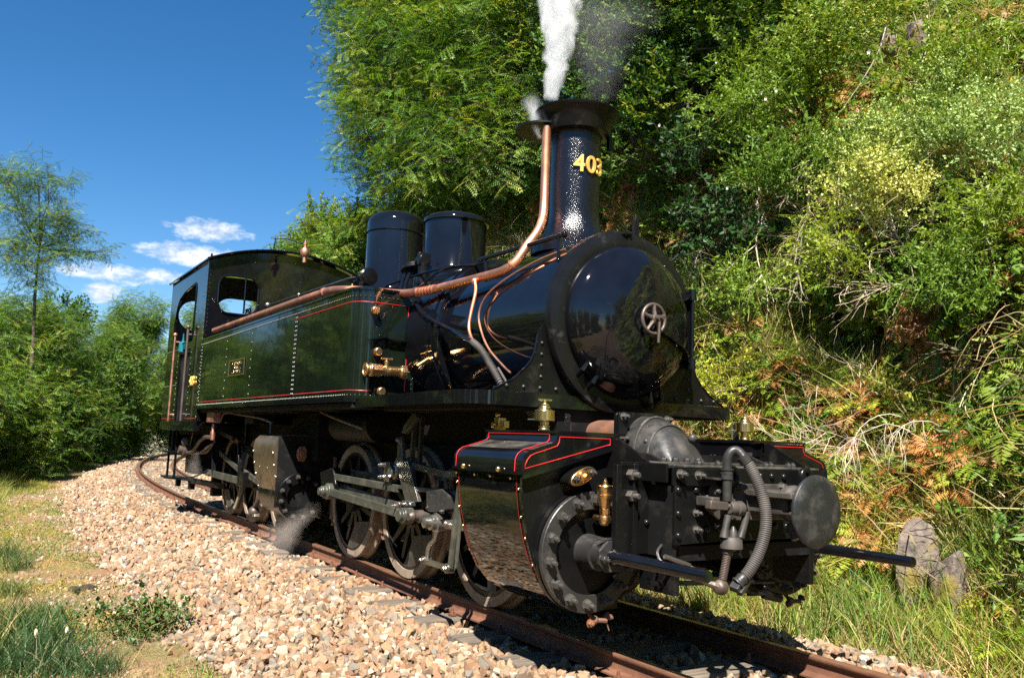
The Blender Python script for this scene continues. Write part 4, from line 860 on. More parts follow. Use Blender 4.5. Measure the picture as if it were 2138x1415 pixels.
mb = MB(); mb.cyl(q(1545, 1230, 3.3), q(1625, 1247, 3.3), .012, 8); mb.cyl(q(1595, 1240, 3.3), q(1628, 1248, 3.3), .026, 12); mb.cyl((3.2, -.7, .46), (3.2, .3, .42), .014, 8); mb.build('brake_rod', 'frame_black', loco)
mb = MB(); mb.tube(crom([q(1383, 1135, 3.2), q(1373, 1150, 3.25), q(1376, 1166, 3.28), q(1385, 1175, 3.3)], 4), .008, 8); mb.tube([q(1388, 1161, 3.3), q(1440, 1180, 3.3)], .013, 8); mb.tube(crom([q(1405, 1131, 3.25), q(1410, 1150, 3.25), q(1404, 1168, 3.25)], 4), .007, 8); mb.build('hook', 'bright_steel', beam)

# ================================================================== motion
g = lambda a, b, y=-.90: U(a, b, 'y', y)
mot = MB(); A = g(684, 1022, -.86); B = g(905, 1092, -.86)
mot.bar(g(690, 1012, -.80), g(835, 1058, -.80), .03, .085, (0, 0, 1)); mot.tube([g(683, 1000, -.80), g(684, 1040, -.80)], .09, 10) if False else None
mot = mot.build('connecting_rod', 'rod_paint', loco, bev=.006)
mb = MB(); P0 = g(686, 1025, -.92); P1 = g(850, 1076, -.92); mb.bar(P0, P1, .03, .068); mb.lathe(P0+V(0, .03, 0), (0, -1, 0), [(0, .075), (.05, .075), (.06, .05), (.10, .05), (.11, .035), (.13, .035)], 20); mb.lathe(P1+V(0, .04, 0), (0, -1, 0), [(0, .062), (.08, .062), (.085, .045), (.12, .045)], 20); mb.build('coupling_rod', 'rod_paint', loco, bev=.005)
mb = MB(); mb.prism([g(668, 985, -.86), g(694, 975, -.86), g(700, 1010, -.86), g(696, 1040, -.86), g(672, 1040, -.86)], (0, .08, 0)); mb.build('crank_bearing', 'frame_black', loco, bev=.01)
mb = MB(); mb.bar(g(700, 995, -.84), g(832, 1020, -.84), .03, .06); mb.bar(g(735, 985, -.7), g(830, 1000, -.7), .03, .05); mb.build('side_rod', 'rod_paint', loco, bev=.004)
# slide bars, crosshead, expansion link
mb = MB(); mb.bar(g(830, 1015, -.82), g(960, 1030, -.82), .06, .03); mb.bar(g(862, 1065, -.82), g(948, 1100, -.82), .06, .035); mb.build('slide_bar', 'rod_paint', loco, bev=.004)
mb = MB(); mb.prism([g(890, 1025, -.90), g(922, 1020, -.90), g(935, 1035, -.90), g(935, 1062, -.90), g(905, 1070, -.90), g(890, 1055, -.90)], (0, .14, 0)); mb.hexnut(g(901, 1045, -.90), (0, -1, 0), .022, .02); mb.hexnut(g(897, 1060, -.90), (0, -1, 0), .018, .02); mb.hexnut(g(925, 1067, -.90), (0, -1, 0), .015, .02); mb.box(g(902, 1050, -.92), (.05, .04, .12)); mb.box(g(918, 1012, -.85), (.05, .04, .06)); cross = mb.build('crosshead', 'cast_grey', loco, bev=.005)
c = g(908, 1090, -.90); mb = MB(); mb.lathe(c+V(0, .10, 0), (0, -1, 0), [(0, .07), (.10, .07), (.105, .055), (.14, .055), (.145, .038), (.19, .038), (.20, .02)], 22); mb.cyl(g(925, 1092, -.84), g(1000, 1102, -.84), .036, 16); mb.build('crosshead_pin', 'bright_steel', cross)
mb = MB(); l = [g(831, 912, -.86), g(838, 912, -.86), g(841, 965, -.86), g(862, 1050, -.86), g(848, 1052, -.86), g(828, 975, -.86)]
mb.prism(l, (0, .03, 0)); mb.prism([p+V(.09, .0, .02) for p in l[2:5]]+[l[5]+V(.12, 0, .05)], (0, .03, 0)); mb.hexnut(g(834, 918, -.865), (0, -1, 0), .02, .02); mb.box(g(853, 1050, -.87), (.17, .04, .03)); mb.hexnut(g(836, 1055, -.90), (0, -1, 0), .016, .05); mb.hexnut(g(846, 1052, -.90), (0, -1, 0), .016, .05); link = mb.build('expansion_link', 'bright_steel', loco, bev=.003)
mb = MB(); mb.bar(g(856, 1050, -.86), g(860, 1098, -.86), .04, .07, (1, 0, 0)); c = g(857, 1078, -.93); mb.lathe(c, (0, 1, 0), [(-.02, .03), (0, .045), (.02, .045), (.03, .035), (.06, .035), (.07, .05), (.10, .05)], 20); mb.build('link_pin', 'worn_steel', link)
mb = MB(); c = g(820, 985, -.86); mb.lathe(c+V(0, .06, 0), (0, -1, 0), [(0, .06), (.05, .06), (.055, .045), (.09, .045)], 22); mb.hexnut(g(804, 970, -.9), (0, -1, 0), .018, .04); mb.hexnut(g(803, 995, -.9), (0, -1, 0), .018, .04); mb.box(g(812, 984, -.85), (.10, .05, .16)); mb.build('link_trunnion', 'bright_steel', link, bev=.004)
mb = MB(); mb.bar(g(867, 868, -.80), g(859, 972, -.80), .03, .035, (1, 0, 0)); mb.bar(g(882, 868, -.70), g(876, 972, -.70), .03, .035, (1, 0, 0)); mb.lathe(g(859, 972, -.83), (0, 1, 0), [(0, .03), (.12, .03)], 14); mb.build('lifting_link', 'rod_paint', loco)
mb = MB(); p = [g(868, 862, -.86), g(862, 862, -.86), g(842, 890, -.86), g(838, 903, -.86), g(844, 905, -.86), g(858, 890, -.86), g(870, 872, -.86)]; mb.prism(p, (0, .04, 0)); mb.build('weigh_arm', 'rod_paint', loco, bev=.003)
mb = MB(); mb.bar(g(858, 970, -.82), g(950, 995, -.82), .03, .05); mb.bar(g(935, 988, -.86), g(1000, 990, -.9), .04, .04); mb.build('radius_rod', 'rod_paint', loco, bev=.003)
mb = MB(); mb.bar(g(962, 995, -.93), g(940, 1185, -.93), .025, .042, (1, 0, 0)); mb.bar(g(968, 1005, -.93), g(952, 1185, -.93), .015, .03, (1, 0, 0)); mb.build('combination_lever', 'rod_paint', loco, bev=.003)
mb = MB(); mb.tube(crom([g(912, 1108, -.92), g(908, 1125, -.92), g(896, 1140, -.92), g(892, 1165, -.92)], 5), [.018]*16, 10); mb.bar(g(882, 1169, -.93), g(938, 1186, -.93), .03, .034); mb.lathe(g(882, 1169, -.95), (0, 1, 0), [(0, .03), (.06, .03)], 14); mb.lathe(g(930, 1186, -.95), (0, 1, 0), [(0, .034), (.06, .034)], 14); mb.hexnut(g(882, 1168, -.955), (0, -1, 0), .015, .02); mb.hexnut(g(930, 1186, -.955), (0, -1, 0), .018, .02); mb.build('union_link', 'bright_steel', loco)
# high-pressure cylinder of the rear unit
mb = MB(); shp = [(-2.90, 1.10), (-2.80, 1.155), (-2.68, 1.17), (-2.55, 1.16)]
sh = [(-.70, 1.17), (-.92, 1.17), (-1.0, 1.15), (-1.05, 1.10), (-1.07, 1.02), (-1.06, .90), (-1.035, .75), (-.99, .58), (-.93, .44), (-.86, .34), (-.77, .27), (-.70, .26)]
def extr(b, pts, x0, x1, skew=0):
    b.prism([V(x0, y, z) for y, z in pts], (x1-x0, 0, 0))
extr(mb, sh, -3.10, -2.30); hpc = mb.build('rear_cylinder_casing', 'guard_metal', loco, ang=50)
mb = MB(); mb.lathe((0, -.77, .51), (1, 0, 0), [(-3.05, .22), (-2.30, .22), (-2.29, .255), (-2.24, .255), (-2.235, .25), (-2.23, .15), (-2.29, .13), (-2.30, .05)], 48); cv = mb.build('rear_cylinder', 'frame_black', hpc)
for i in range(12): a = 2*PI*i/12+.2; put_nut(cv, (-2.232, -.77+.215*math.cos(a), .51+.215*math.sin(a)), 1.15, a)
c = U(629, 947, 'x', -2.24); mb = MB(); mb.bb(-2.31, -2.29, -1.03, -.55, .4, 1.15); mb.build('head_plate', 'under_black', hpc); mb = MB(); mb.prism([c+V(0, a, b) for a, b in ((-.03, -.075), (.02, -.085), (.05, -.04), (.05, .05), (.02, .085), (-.03, .075), (-.055, .03), (-.055, -.03))], (.03, 0, 0)); mb.lathe(c+V(.03, 0, 0), (1, 0, 0), [(0, .03), (.02, .03)], 14); mb.build('relief_valve', 'copper_worn', hpc, bev=.003)
mb = MB()
for x in (-3.07, -2.33):
    for (y, z) in ((-1.070, .97), (-1.05, .84), (-1.025, .72), (-.985, .58), (-.945, .48)): mb.rivet((x, y-.003, z), (0, -1, 0), .014)
for x in (-2.88, -2.60): mb.rivet((x, -1.040, .80), (0, -1, 0), .014); mb.rivet((x, -.950, .50), (0, -1, 0), .014)
mb.build('casing_screws', 'bright_steel', hpc, kind='stuff')
# rear motion
mb = MB(); mb.bar(g(430, 985, -.85), g(500, 1003, -.85), .03, .09); mb.bar(g(460, 945, -.8), g(505, 985, -.8), .03, .07); mb.bar(g(510, 985, -.8), g(545, 1010, -.8), .03, .07); mb.build('rear_rod', 'rod_paint', loco, bev=.004)
mb = MB(); mb.bar(g(499, 925, -.85), g(501, 1010, -.85), .04, .05, (1, 0, 0)); mb.bar(g(516, 870, -.8), g(512, 945, -.8), .03, .06, (1, 0, 0)); mb.bar(g(505, 932, -.8), g(530, 945, -.8), .04, .10); mb.box(g(508, 1000, -.84), (.28, .08, .18)); mb.bar(g(512, 1012, -.82), g(495, 1060, -.82), .03, .04, (1, 0, 0)); mb.bar(g(458, 900, -.9), g(488, 915, -.9), .04, .05); mb.bar(g(446, 920, -.85), g(446, 990, -.85), .05, .04, (1, 0, 0)); mb.build('rear_valve_gear', 'frame_black', loco, bev=.004)
mb = MB(); c = g(530, 1068, -.82); mb.ball(c, .07, 12); mb.tube(crom([g(541, 1025, -.82), g(538, 1045, -.82), g(532, 1058, -.82)], 4), .03, 8); mb.hexnut(g(540, 1077, -.85), (0, -1, 0), .03, .05); mb.build('return_crank', 'worn_steel', loco)
mb = MB(); mb.box(g(447, 868, -1.05), (.34, .12, .17)); mb.lathe(g(445, 900, -1.05), (0, 0, 1), [(-.12, .03), (-.02, .04), (.02, .025), (.10, .025)], 12); mb.build('injector', 'copper_worn', loco, bev=.008)
mb = MB(); c = g(384, 941, -1.05); mb.lathe(c+V(0, .04, 0), (0, -1, .2), [(0, .10), (.05, .10), (.06, .06), (.12, .06)], 16); mb.ball(g(390, 922, -1.02), .08, 12)
mb.tube(crom([g(388, 945, -1.0), g(402, 942, -1.0), g(418, 920, -1.0), g(430, 912, -1.0), g(444, 913, -1.0), g(444, 905, -1.0)], 5), .028, 10); mb.tube(crom([g(400, 948, -.95), g(420, 943, -.95), g(438, 930, -.95), g(446, 925, -.95)], 5), .018, 8); mb.tube(crom([g(418, 946, -.9), g(432, 943, -.9), g(442, 930, -.9), g(450, 920, -.9)], 5), .018, 8); mb.tube([g(403, 903, -1.05), g(397, 930, -1.0), g(398, 938, -1.0)], .008, 6); mb.build('injector_pipes', 'worn_steel', loco)
mb = MB(); mb.tube(crom([g(460, 880, -1.0), g(470, 862, -1.0), g(500, 865, -1.0), g(540, 872, -1.0), g(568, 882, -1.0)], 5), .013, 8); mb.tube(crom([g(668, 858, -1.0), g(690, 868, -.9), g(720, 880, -.9), g(760, 895, -.85)], 5), .015, 8); mb.tube([g(565, 880, -1.0), g(565, 905, -1.0)], .012, 6); mb.build('underside_pipes', 'worn_steel', loco)
mb = MB(); mb.cyl((-6.9, -.9, .70), (-6.9, -.2, .70), .22, 20) if False else mb.box((-6.9, -.75, .80), (.6, .4, .55)); mb.bb(-8.5, -8.32, -.95, .95, .75, 1.15); mb.bb(-7.9, -6.4, -.55, -.45, .5, 1.0); mb.bb(-6.75, -6.6, -.65, -.5, .2, .6); mb.build('rear_frame', 'under_black', loco, bev=.01)
mb = MB(); mb.cyl((-8.5, 0, .88), (-8.85, 0, .88), .08, 14); mb.cyl((-8.85, 0, .88), (-8.88, 0, .88), .19, 32); mb.build('rear_buffer', 'frame_black', loco)
mb = MB()
for x in (-8.1, -7.55): mb.bb(x, x+.04, -1.05, -1.02, .42, 1.2)
mb.bb(-8.15, -7.5, -1.12, -.85, .40, .43); mb.bb(-8.15, -7.5, -1.12, -.85, .80, .83); mb.build('cab_step', 'frame_black', loco)
mb = MB(); mb.bar(g(345, 995, -.9), g(400, 1000, -.9), .06, .05); mb.bar(g(395, 1002, -.9), g(470, 1015, -.75), .04, .08); mb.tube([g(372, 998, -.9), g(405, 995, -.9), g(435, 982, -.9)], .012, 6); mb.box(g(372, 1006, -.9), (.14, .06, .12)); mb.box(g(400, 1010, -.85), (.12, .08, .16)); mb.build('brake_rigging', 'under_black', loco)
mb = MB(); 
for k_ in 'ABC':
    x = WH[k_]; mb.tube([(x-.66, -.52, .95), (x-.62, -.52, .55), (x-.60, -.52, .25)], .025, 8); mb.box((x-.60, -.52, .45), (.07, .07, .28))
mb.build('brake_hanger', 'rust_brown', loco)
btl = MB(); c = U(386, 735, 'y', -1.10); btl.lathe((-7.15, -1.14, 2.36), (0, 0, 1), [(0, .05), (.01, .06), (.15, .06), (.17, .035), (.175, .02), (.23, .012), (.30, .008)], 16); btl = btl.build('squirt_bottle', 'teal_plastic'); tag(btl, 'small teal plastic bottle standing in the cab doorway', 'bottle')
mb = MB(); mb.bb(-7.36, -6.46, -1.15, -1.10, 2.33, 2.36); mb.bb(-7.32, -6.48, -1.12, -1.10, 1.30, 2.33); mb.build('doorway_dark_sheet', 'under_black', loco)  # ledge over a dark sheet that stands for the shaded cab interior
# ================================================================== TRACK AND GROUND
def yc(x):
    """centre line of the line: straight under the engine, a left-hand curve behind it and a slight one ahead"""
    x = np.asarray(x, float); t = np.clip(-(x+6.0), 0, 55); y = .0050*t*t; y = y+np.clip(-(x+61), 0, None)*.55
    t2 = np.clip(x-7, 0, 60); return y+.004*t2*t2
def vnoise(x, y, seed=0):
    x = np.asarray(x, float); y = np.asarray(y, float); xi = np.floor(x).astype(np.int64); yi = np.floor(y).astype(np.int64); fx = x-xi; fy = y-yi
    def h(a, b):
        n = (a*374761393+b*668265263+seed*1442695041) & 0x7fffffff; n = ((n ^ (n >> 13))*1274126177) & 0x7fffffff; return ((n ^ (n >> 16)) & 0xffff)/65535.0
    sx = fx*fx*(3-2*fx); sy = fy*fy*(3-2*fy)
    return (h(xi, yi)*(1-sx)+h(xi+1, yi)*sx)*(1-sy)+(h(xi, yi+1)*(1-sx)+h(xi+1, yi+1)*sx)*sy
def fbm(x, y, o=4, seed=0):
    r = 0; a = .5
    for k in range(o): r = r+a*vnoise(np.asarray(x)*2**k+k*17.3, np.asarray(y)*2**k+k*9.1, seed+k); a *= .5
    return r/(1-.5**o)
def grid_obj(name, P, mat, **props):
    nu, nv = P.shape[:2]; me = bpy.data.meshes.new(name); idx = np.arange(nu*nv).reshape(nu, nv)
    F = np.stack([idx[:-1, :-1], idx[:-1, 1:], idx[1:, 1:], idx[1:, :-1]], -1).reshape(-1, 4)
    me.from_pydata(P.reshape(-1, 3).tolist(), [], F.tolist()); me.materials.append(MATS[mat]); me.shade_smooth()
    o = bpy.data.objects.new(name, me); COL.objects.link(o)
    for k, q in props.items(): o[k] = q
    return o
# left side profile (d = distance from the centre line, z)
PL = np.array([(-400, -14), (-60, -9), (-22, -4.5), (-12, -2.4), (-7.5, -1.25), (-5.2, -.72), (-4.2, -.55), (-3.0, -.46), (-2.2, -.44), (0, -.45), (2.2, -.38), (2.6, -.33)])
def zl(d, x):
    d = np.asarray(d, float); z = np.interp(d, PL[:, 0], PL[:, 1]); amp = np.interp(np.abs(d), [1.5, 3, 8, 40], [.0, .05, .25, 1.2]); return z+(fbm(d*.8, np.asarray(x)*.8, 4, 3)-.5)*amp
HP = np.array([(2.3, -.40), (2.6, -.30), (2.85, -.05), (3.02, .45), (3.2, 1.0), (3.5, 1.8), (3.85, 2.7), (4.2, 3.6), (4.6, 4.5), (5.2, 5.6), (6.2, 7.0), (7.6, 8.6), (10, 10.8), (14, 13.2), (22, 16), (60, 22), (200, 30)])
HS = np.concatenate([[0], np.cumsum(np.hypot(*np.diff(HP, axis=0).T))])
def s_of_z(z): return float(np.interp(z, HP[:, 1], HS))
HOLLOWS = []
for px_, py_, yy_, rx_, rs_, am_ in ((1630, 690, 3.2, .5, .35, 1.1), (1760, 690, 3.3, .3, .3, .9), (1440, 480, 3.6, .8, .7, 1.0), (1560, 640, 3.1, .35, .25, .8), (2100, 340, 3.8, .3, .25, .8), (2080, 60, 4.4, .8, .5, 1.0), (1350, 420, 3.8, .6, .6, .8), (2090, 1130, 2.8, .25, .2, .35)):
    q_ = U(px_, py_, 'y', yy_); HOLLOWS.append((q_.x, s_of_z(q_.z), rx_, rs_, am_))
def hollow_at(x, s):
    r = 0*x
    for hx_, hs_, rx_, rs_, am_ in HOLLOWS: r = r+np.exp(-((x-hx_)/rx_)**2-((s-hs_)/rs_)**2)
    return np.clip(r, 0, 1)
def hill(x, s):
    """hillside surface: x along the line, s up the slope"""
    x = np.asarray(x, float); s = np.asarray(s, float); d = np.interp(s, HS, HP[:, 0]); z = np.interp(s, HS, HP[:, 1]); d2 = np.interp(s+.05, HS, HP[:, 0]); z2 = np.interp(s+.05, HS, HP[:, 1])
    nx, nz_ = -(z2-z), (d2-d); q = np.hypot(nx, nz_)+1e-9; nx = nx/q; nz_ = nz_/q
    A = np.interp(s, [0, .6, 2, 6, 20], [.0, .18, .85, 1.3, 1.8]); n = (fbm(x*.55+50, s*.5, 5, 11)-.5)*2*A+(fbm(x*2.2, s*2.2, 3, 5)-.5)*.28*np.clip(s, 0, 1)
    recess = 0
    for hx_, hs_z, rx_, rs_, am_ in HOLLOWS: n = n-am_*np.exp(-((x-hx_)/rx_)**2-((s-hs_z)/rs_)**2)
    return np.stack([x+0*s, yc(x)+d+nx*n*.75+recess, z+nz_*n*.6], -1)
xs = np.concatenate([np.linspace(-300, -62, 20), np.linspace(-60, -14, 80), np.linspace(-13.8, 9, 180), np.linspace(9.4, 60, 60), np.linspace(65, 260, 12)])
dl = np.concatenate([[-400, -200, -100, -60, -40, -30, -24, -19, -15], np.linspace(-12, 2.6, 70)])
X, D = np.meshgrid(xs, dl, indexing='ij'); G = np.stack([X, yc(X)+D, zl(D, X)], -1); ground = grid_obj('ground', G, 'verge_ground', kind='structure')
ss = np.concatenate([np.linspace(0, 12, 95), np.linspace(12.4, 30, 24), [40, 60, 100, 200]])
X, S = np.meshgrid(xs, ss, indexing='ij'); hillside = grid_obj('hillside', hill(X, S), 'hill_soil', kind='structure')
# ballast bed
PB = np.array([(-2.75, -.66), (-2.45, -.53), (-2.15, -.42), (-1.9, -.33), (-1.35, -.20), (-1.1, -.172), (1.1, -.172), (1.4, -.20), (1.85, -.31), (2.35, -.42)])
def zb(d, x): return np.interp(d, PB[:, 0], PB[:, 1])+(fbm(np.asarray(x)*1.5, np.asarray(d)*1.5, 3, 21)-.5)*.07
xb = np.concatenate([np.linspace(-110, -30, 80), np.linspace(-29.5, 12, 260), np.linspace(13, 70, 50)]); db = np.linspace(-2.75, 2.35, 42)
X, D = np.meshgrid(xb, db, indexing='ij'); bed = grid_obj('ballast_bed', np.stack([X, yc(X)+D, zb(D, X)], -1), 'ballast_soil', kind='structure')
# rails and sleepers
track = bpy.data.objects.new('railway_track', None); COL.objects.link(track); track['kind'] = 'structure'
xr = np.concatenate([np.linspace(-100, -40, 60), np.linspace(-39, -5, 110), np.linspace(-4.8, 8, 20), np.linspace(9, 60, 60)])
RP = [(-.055, -.125), (.055, -.125), (.055, -.115), (.012, -.100), (.008, -.095), (.008, -.038), (.024, -.030), (.029, -.022), (.029, -.006), (.024, 0), (-.024, 0), (-.029, -.006), (-.029, -.022), (-.024, -.030), (-.008, -.038), (-.008, -.095), (-.012, -.100), (-.055, -.115)]
for s in (-1, 1):
    Y = yc(xr); tx = np.gradient(xr); ty = np.gradient(Y); q = np.hypot(tx, ty); nx, ny = -ty/q, tx/q; vs_ = []; 
    for i in range(len(xr)):
        for a, b in RP: vs_.append((xr[i]+nx[i]*(s*.531+a), Y[i]+ny[i]*(s*.531+a), b))
    k = len(RP); F = []; M = []
    for i in range(len(xr)-1):
        for j in range(k): F.append((i*k+j, i*k+(j+1) % k, (i+1)*k+(j+1) % k, (i+1)*k+j)); M.append(1 if 7 <= j <= 10 else 0)
    b = MB(); b.v = vs_; b.f = F; b.m = M; b.build('rail', ['rail_rust', 'rail_head'], track, ang=50)
sl = []
for v_ in range(3):
    b = MB(); random.seed(40+v_); n = 10; P = []
    for i in range(n+1):
        y = -.96+1.92*i/n; wv = .115+random.uniform(-.008, .008); hz = -.0+random.uniform(-.006, .004)
        P += [V(-wv, y, -.14), V(-wv, y, hz-.012), V(-wv+.015, y, hz), V(wv-.015, y, hz+random.uniform(-.004, .004)), V(wv, y, hz-.012), V(wv, y, -.14)]
    F = []
    for i in range(n):
        for j in range(5): F.append((i*6+j, i*6+j+1, (i+1)*6+j+1, (i+1)*6+j))
    F += [tuple(range(6)), tuple(range(n*6, n*6+6))[::-1]]; b.add(P, F); sl.append(b)
fx_ = MB()
for y in (-.61, -.455, .455, .61): fx_.bb(-.03, .03, y-.02, y+.02, 0, .014); fx_.lathe((0, y, .01), (0, 0, 1), [(0, .018), (.02, .016), (.022, .010), (.045, .010)], 6)
x = 8.0; i = 0; sp = None; sleepers = {}
while x > -75:
    Yc = float(yc(x)); a = math.atan2(float(yc(x+.5))-float(yc(x-.5)), 1.0); key = i % 3
    if key not in sleepers: o = sl[key].build('sleeper', 'sleeper_wood', track, ang=30); sleepers[key] = o
    else: o = inst(sleepers[key], 'sleeper', track)
    random.seed(500+i); o.location = (x, Yc+random.uniform(-.02, .02), -.128); o.rotation_euler = (0, 0, a+random.uniform(-.015, .015))
    if x > -32:
        if sp is None: sp = fx_.build('rail_screws', 'rail_rust', o, kind='stuff'); 
        else:
            q = inst(sp, 'rail_screws', o)
    x -= .64 if x > -60 else .64; i += 1

# ------------------------------------------------------------------ scatter by geometry nodes
def scatter(name, pts, rot, scl, idx, templates, **props):
    me = bpy.data.meshes.new(name); pts = np.asarray(pts, np.float32); me.vertices.add(len(pts)); me.vertices.foreach_set('co', pts.ravel())
    at = me.attributes.new('rot', 'FLOAT_VECTOR', 'POINT'); at.data.foreach_set('vector', np.asarray(rot, np.float32).ravel())
    scl = np.asarray(scl, np.float32); 
    if scl.ndim == 1: scl = np.repeat(scl[:, None], 3, 1)
    at = me.attributes.new('scl', 'FLOAT_VECTOR', 'POINT'); at.data.foreach_set('vector', scl.ravel())
    at = me.attributes.new('idx', 'INT', 'POINT'); at.data.foreach_set('value', np.asarray(idx, np.int32))
    o = bpy.data.objects.new(name, me); COL.objects.link(o)
    ng = bpy.data.node_groups.new(name, 'GeometryNodeTree'); ng.interface.new_socket('Geometry', in_out='INPUT', socket_type='NodeSocketGeometry'); ng.interface.new_socket('Geometry', in_out='OUTPUT', socket_type='NodeSocketGeometry')
    n = ng.nodes; l = ng.links; gi = n.new('NodeGroupInput'); go = n.new('NodeGroupOutput'); jn = n.new('GeometryNodeJoinGeometry')
    def attr(nm, ty): a = n.new('GeometryNodeInputNamedAttribute'); a.data_type = ty; a.inputs['Name'].default_value = nm; return a.outputs['Attribute']
    r = attr('rot', 'FLOAT_VECTOR'); s_ = attr('scl', 'FLOAT_VECTOR'); ix = attr('idx', 'INT')
    e2r = n.new('FunctionNodeEulerToRotation'); l.new(r, e2r.inputs[0])
    for k, t in enumerate(templates):
        oi = n.new('GeometryNodeObjectInfo'); oi.inputs['Object'].default_value = t; oi.inputs['As Instance'].default_value = True
        cmp_ = n.new('FunctionNodeCompare'); cmp_.data_type = 'INT'; cmp_.operation = 'EQUAL'; l.new(ix, cmp_.inputs['A'] if False else cmp_.inputs[2]); cmp_.inputs[3].default_value = k
        ip = n.new('GeometryNodeInstanceOnPoints'); l.new(gi.outputs[0], ip.inputs['Points']); l.new(cmp_.outputs[0], ip.inputs['Selection']); l.new(oi.outputs['Geometry'], ip.inputs['Instance']); l.new(e2r.outputs[0], ip.inputs['Rotation']); l.new(s_, ip.inputs['Scale'])
        l.new(ip.outputs[0], jn.inputs[0])
    l.new(jn.outputs[0], go.inputs[0]); md = o.modifiers.new('scatter', 'NODES'); md.node_group = ng
    for k, q in props.items(): o[k] = q
    return o
def template(name, verts, faces, mats, mi=None, tint=None, smooth=False):
    me = bpy.data.meshes.new(name); me.from_pydata([tuple(v) for v in verts], [], faces)
    for m in mats: me.materials.append(MATS[m])
    if mi is not None: me.polygons.foreach_set('material_index', mi)
    if tint is not None: a = me.attributes.new('tint', 'FLOAT', 'FACE'); a.data.foreach_set('value', np.asarray(tint, np.float32))
    if smooth: me.shade_smooth()
    return bpy.data.objects.new(name, me)
class LB:
    """leaf builder: collects small leaf faces with a tint each"""
    def __init__(s): s.v = []; s.f = []; s.m = []; s.t = []
    def face(s, P, mat, t): o = len(s.v); s.v += [tuple(p) for p in P]; s.f.append(tuple(range(o, o+len(P)))); s.m.append(mat); s.t.append(t)
    def leaf(s, p, d, side, L_, W_, mat=0, t=0, fold=.15):
        n = d.cross(side).normalized(); m = p+d*L_*.45; tip = p+d*L_-n*L_*.12
        s.face([p, m+side*W_*.5+n*W_*fold, tip], mat, t); s.face([p, tip, m-side*W_*.5+n*W_*fold], mat, t)
    def quad(s, p, d, side, L_, W_, mat=0, t=0): s.face([p, p+d*L_*.5+side*W_*.5, p+d*L_, p+d*L_*.5-side*W_*.5], mat, t)
    def stem(s, pts, r, mat, t=0):
        for a, b in zip(pts, pts[1:]):
            d = (b-a); sd_ = d.cross(V(.3, .5, .8)).normalized()*r; s2 = d.cross(sd_).normalized()*r
            s.face([a-sd_, a+sd_, b+sd_*.8, b-sd_*.8], mat, t); s.face([a-s2, a+s2, b+s2*.8, b-s2*.8], mat, t)
    def obj(s, name, mats): return template(name, s.v, s.f, mats, s.m, s.t)
R = random.Random(11)
def rv(s=1): return V(R.gauss(0, s), R.gauss(0, s), R.gauss(0, s))
def unit(v): return v.normalized() if v.length > 1e-6 else V(0, 0, 1)
def fern(L_=.6, nf=7, mat=0, brown=.0, droop=1.0):
    b = LB()
    for k in range(nf):
        a = 2*PI*k/nf+R.uniform(-.3, .3); out = V(math.cos(a), math.sin(a), 0); Lf = L_*R.uniform(.75, 1.15); e0 = R.uniform(.7, 1.15); p = V(0, 0, 0); t0 = R.uniform(-.08, .08); mt = 1 if R.random() < brown else mat; n = 22; prev = p
        for i in range(n):
            t = (i+1)/n; e = e0-droop*t*t*1.7; d = unit(out*math.cos(e)+V(0, 0, math.sin(e))); p = p+d*(Lf/n); side = d.cross(V(0, 0, 1)); side = unit(side)
            if i > 1:
                w_ = Lf*.34*math.sin(PI*min(1, (t-.02)*.9+.12))**.8*(1-t*.35)
                for s_ in (-1, 1):
                    dd = unit(side*s_+d*.35+V(0, 0, -.22)+rv(.06)); b.quad(p, dd, d, w_, Lf/n*1.0, mt, t0+R.uniform(-.06, .06))
            prev = p
    return b
def clump(n=46, rad=.26, L_=.055, W_=.035, mat=0, stems=5, up_=.4, stemmat=1):
    b = LB()
    for k in range(stems):
        d = unit(V(R.uniform(-1, 1), R.uniform(-1, 1), R.uniform(.1, 1.2))); pts = [V(0, 0, -.05)]
        for i in range(5): d = unit(d+rv(.22)+V(0, 0, -.12*i*.4)); pts.append(pts[-1]+d*rad*.34)
        b.stem(pts, .0032, stemmat, 0)
        for q in range(int(n/stems)):
            j = R.randrange(1, 5); p = pts[j].lerp(pts[j+1], R.random()); dd = unit(d*.5+rv(.8)); nn = unit(V(R.gauss(0, .5), R.gauss(0, .5), 1)); side = unit(dd.cross(nn)); s_ = R.uniform(.7, 1.3)
            b.leaf(p+dd*.01, dd, side, L_*s_, W_*s_, mat, R.uniform(-.1, .1))
    return b
def spray(n=6, Ls=.20, leaf=.035, npair=7, mat=0):
    """branchlet of the locust tree: pinnate leaves of paired oval leaflets"""
    b = LB(); p = V(0, 0, 0); d = V(1, 0, .1); pts = [p]
    for k in range(n):
        d = unit(d+rv(.18)+V(0, 0, -.05)); p = p+d*.085; pts.append(p)
        ld = unit(d*.5+V(0, (-1)**k*1.0, R.uniform(-.3, .3))+rv(.15)); q = p; tt = R.uniform(-.1, .1); dr = R.uniform(.05, .14)
        for i in range(npair):
            ld = unit(ld+V(0, 0, -dr)); q = q+ld*(Ls/npair); side = unit(ld.cross(V(0, 0, 1)))
            for s_ in (-1, 1):
                dd = unit(side*s_+ld*.3+V(0, 0, -.35)); b.quad(q, dd, ld, leaf*R.uniform(.9, 1.15), leaf*.5, mat, tt+R.uniform(-.03, .03))
        b.quad(q, ld, side, leaf, leaf*.5, mat, tt)
    b.stem(pts, .004, 1); return b
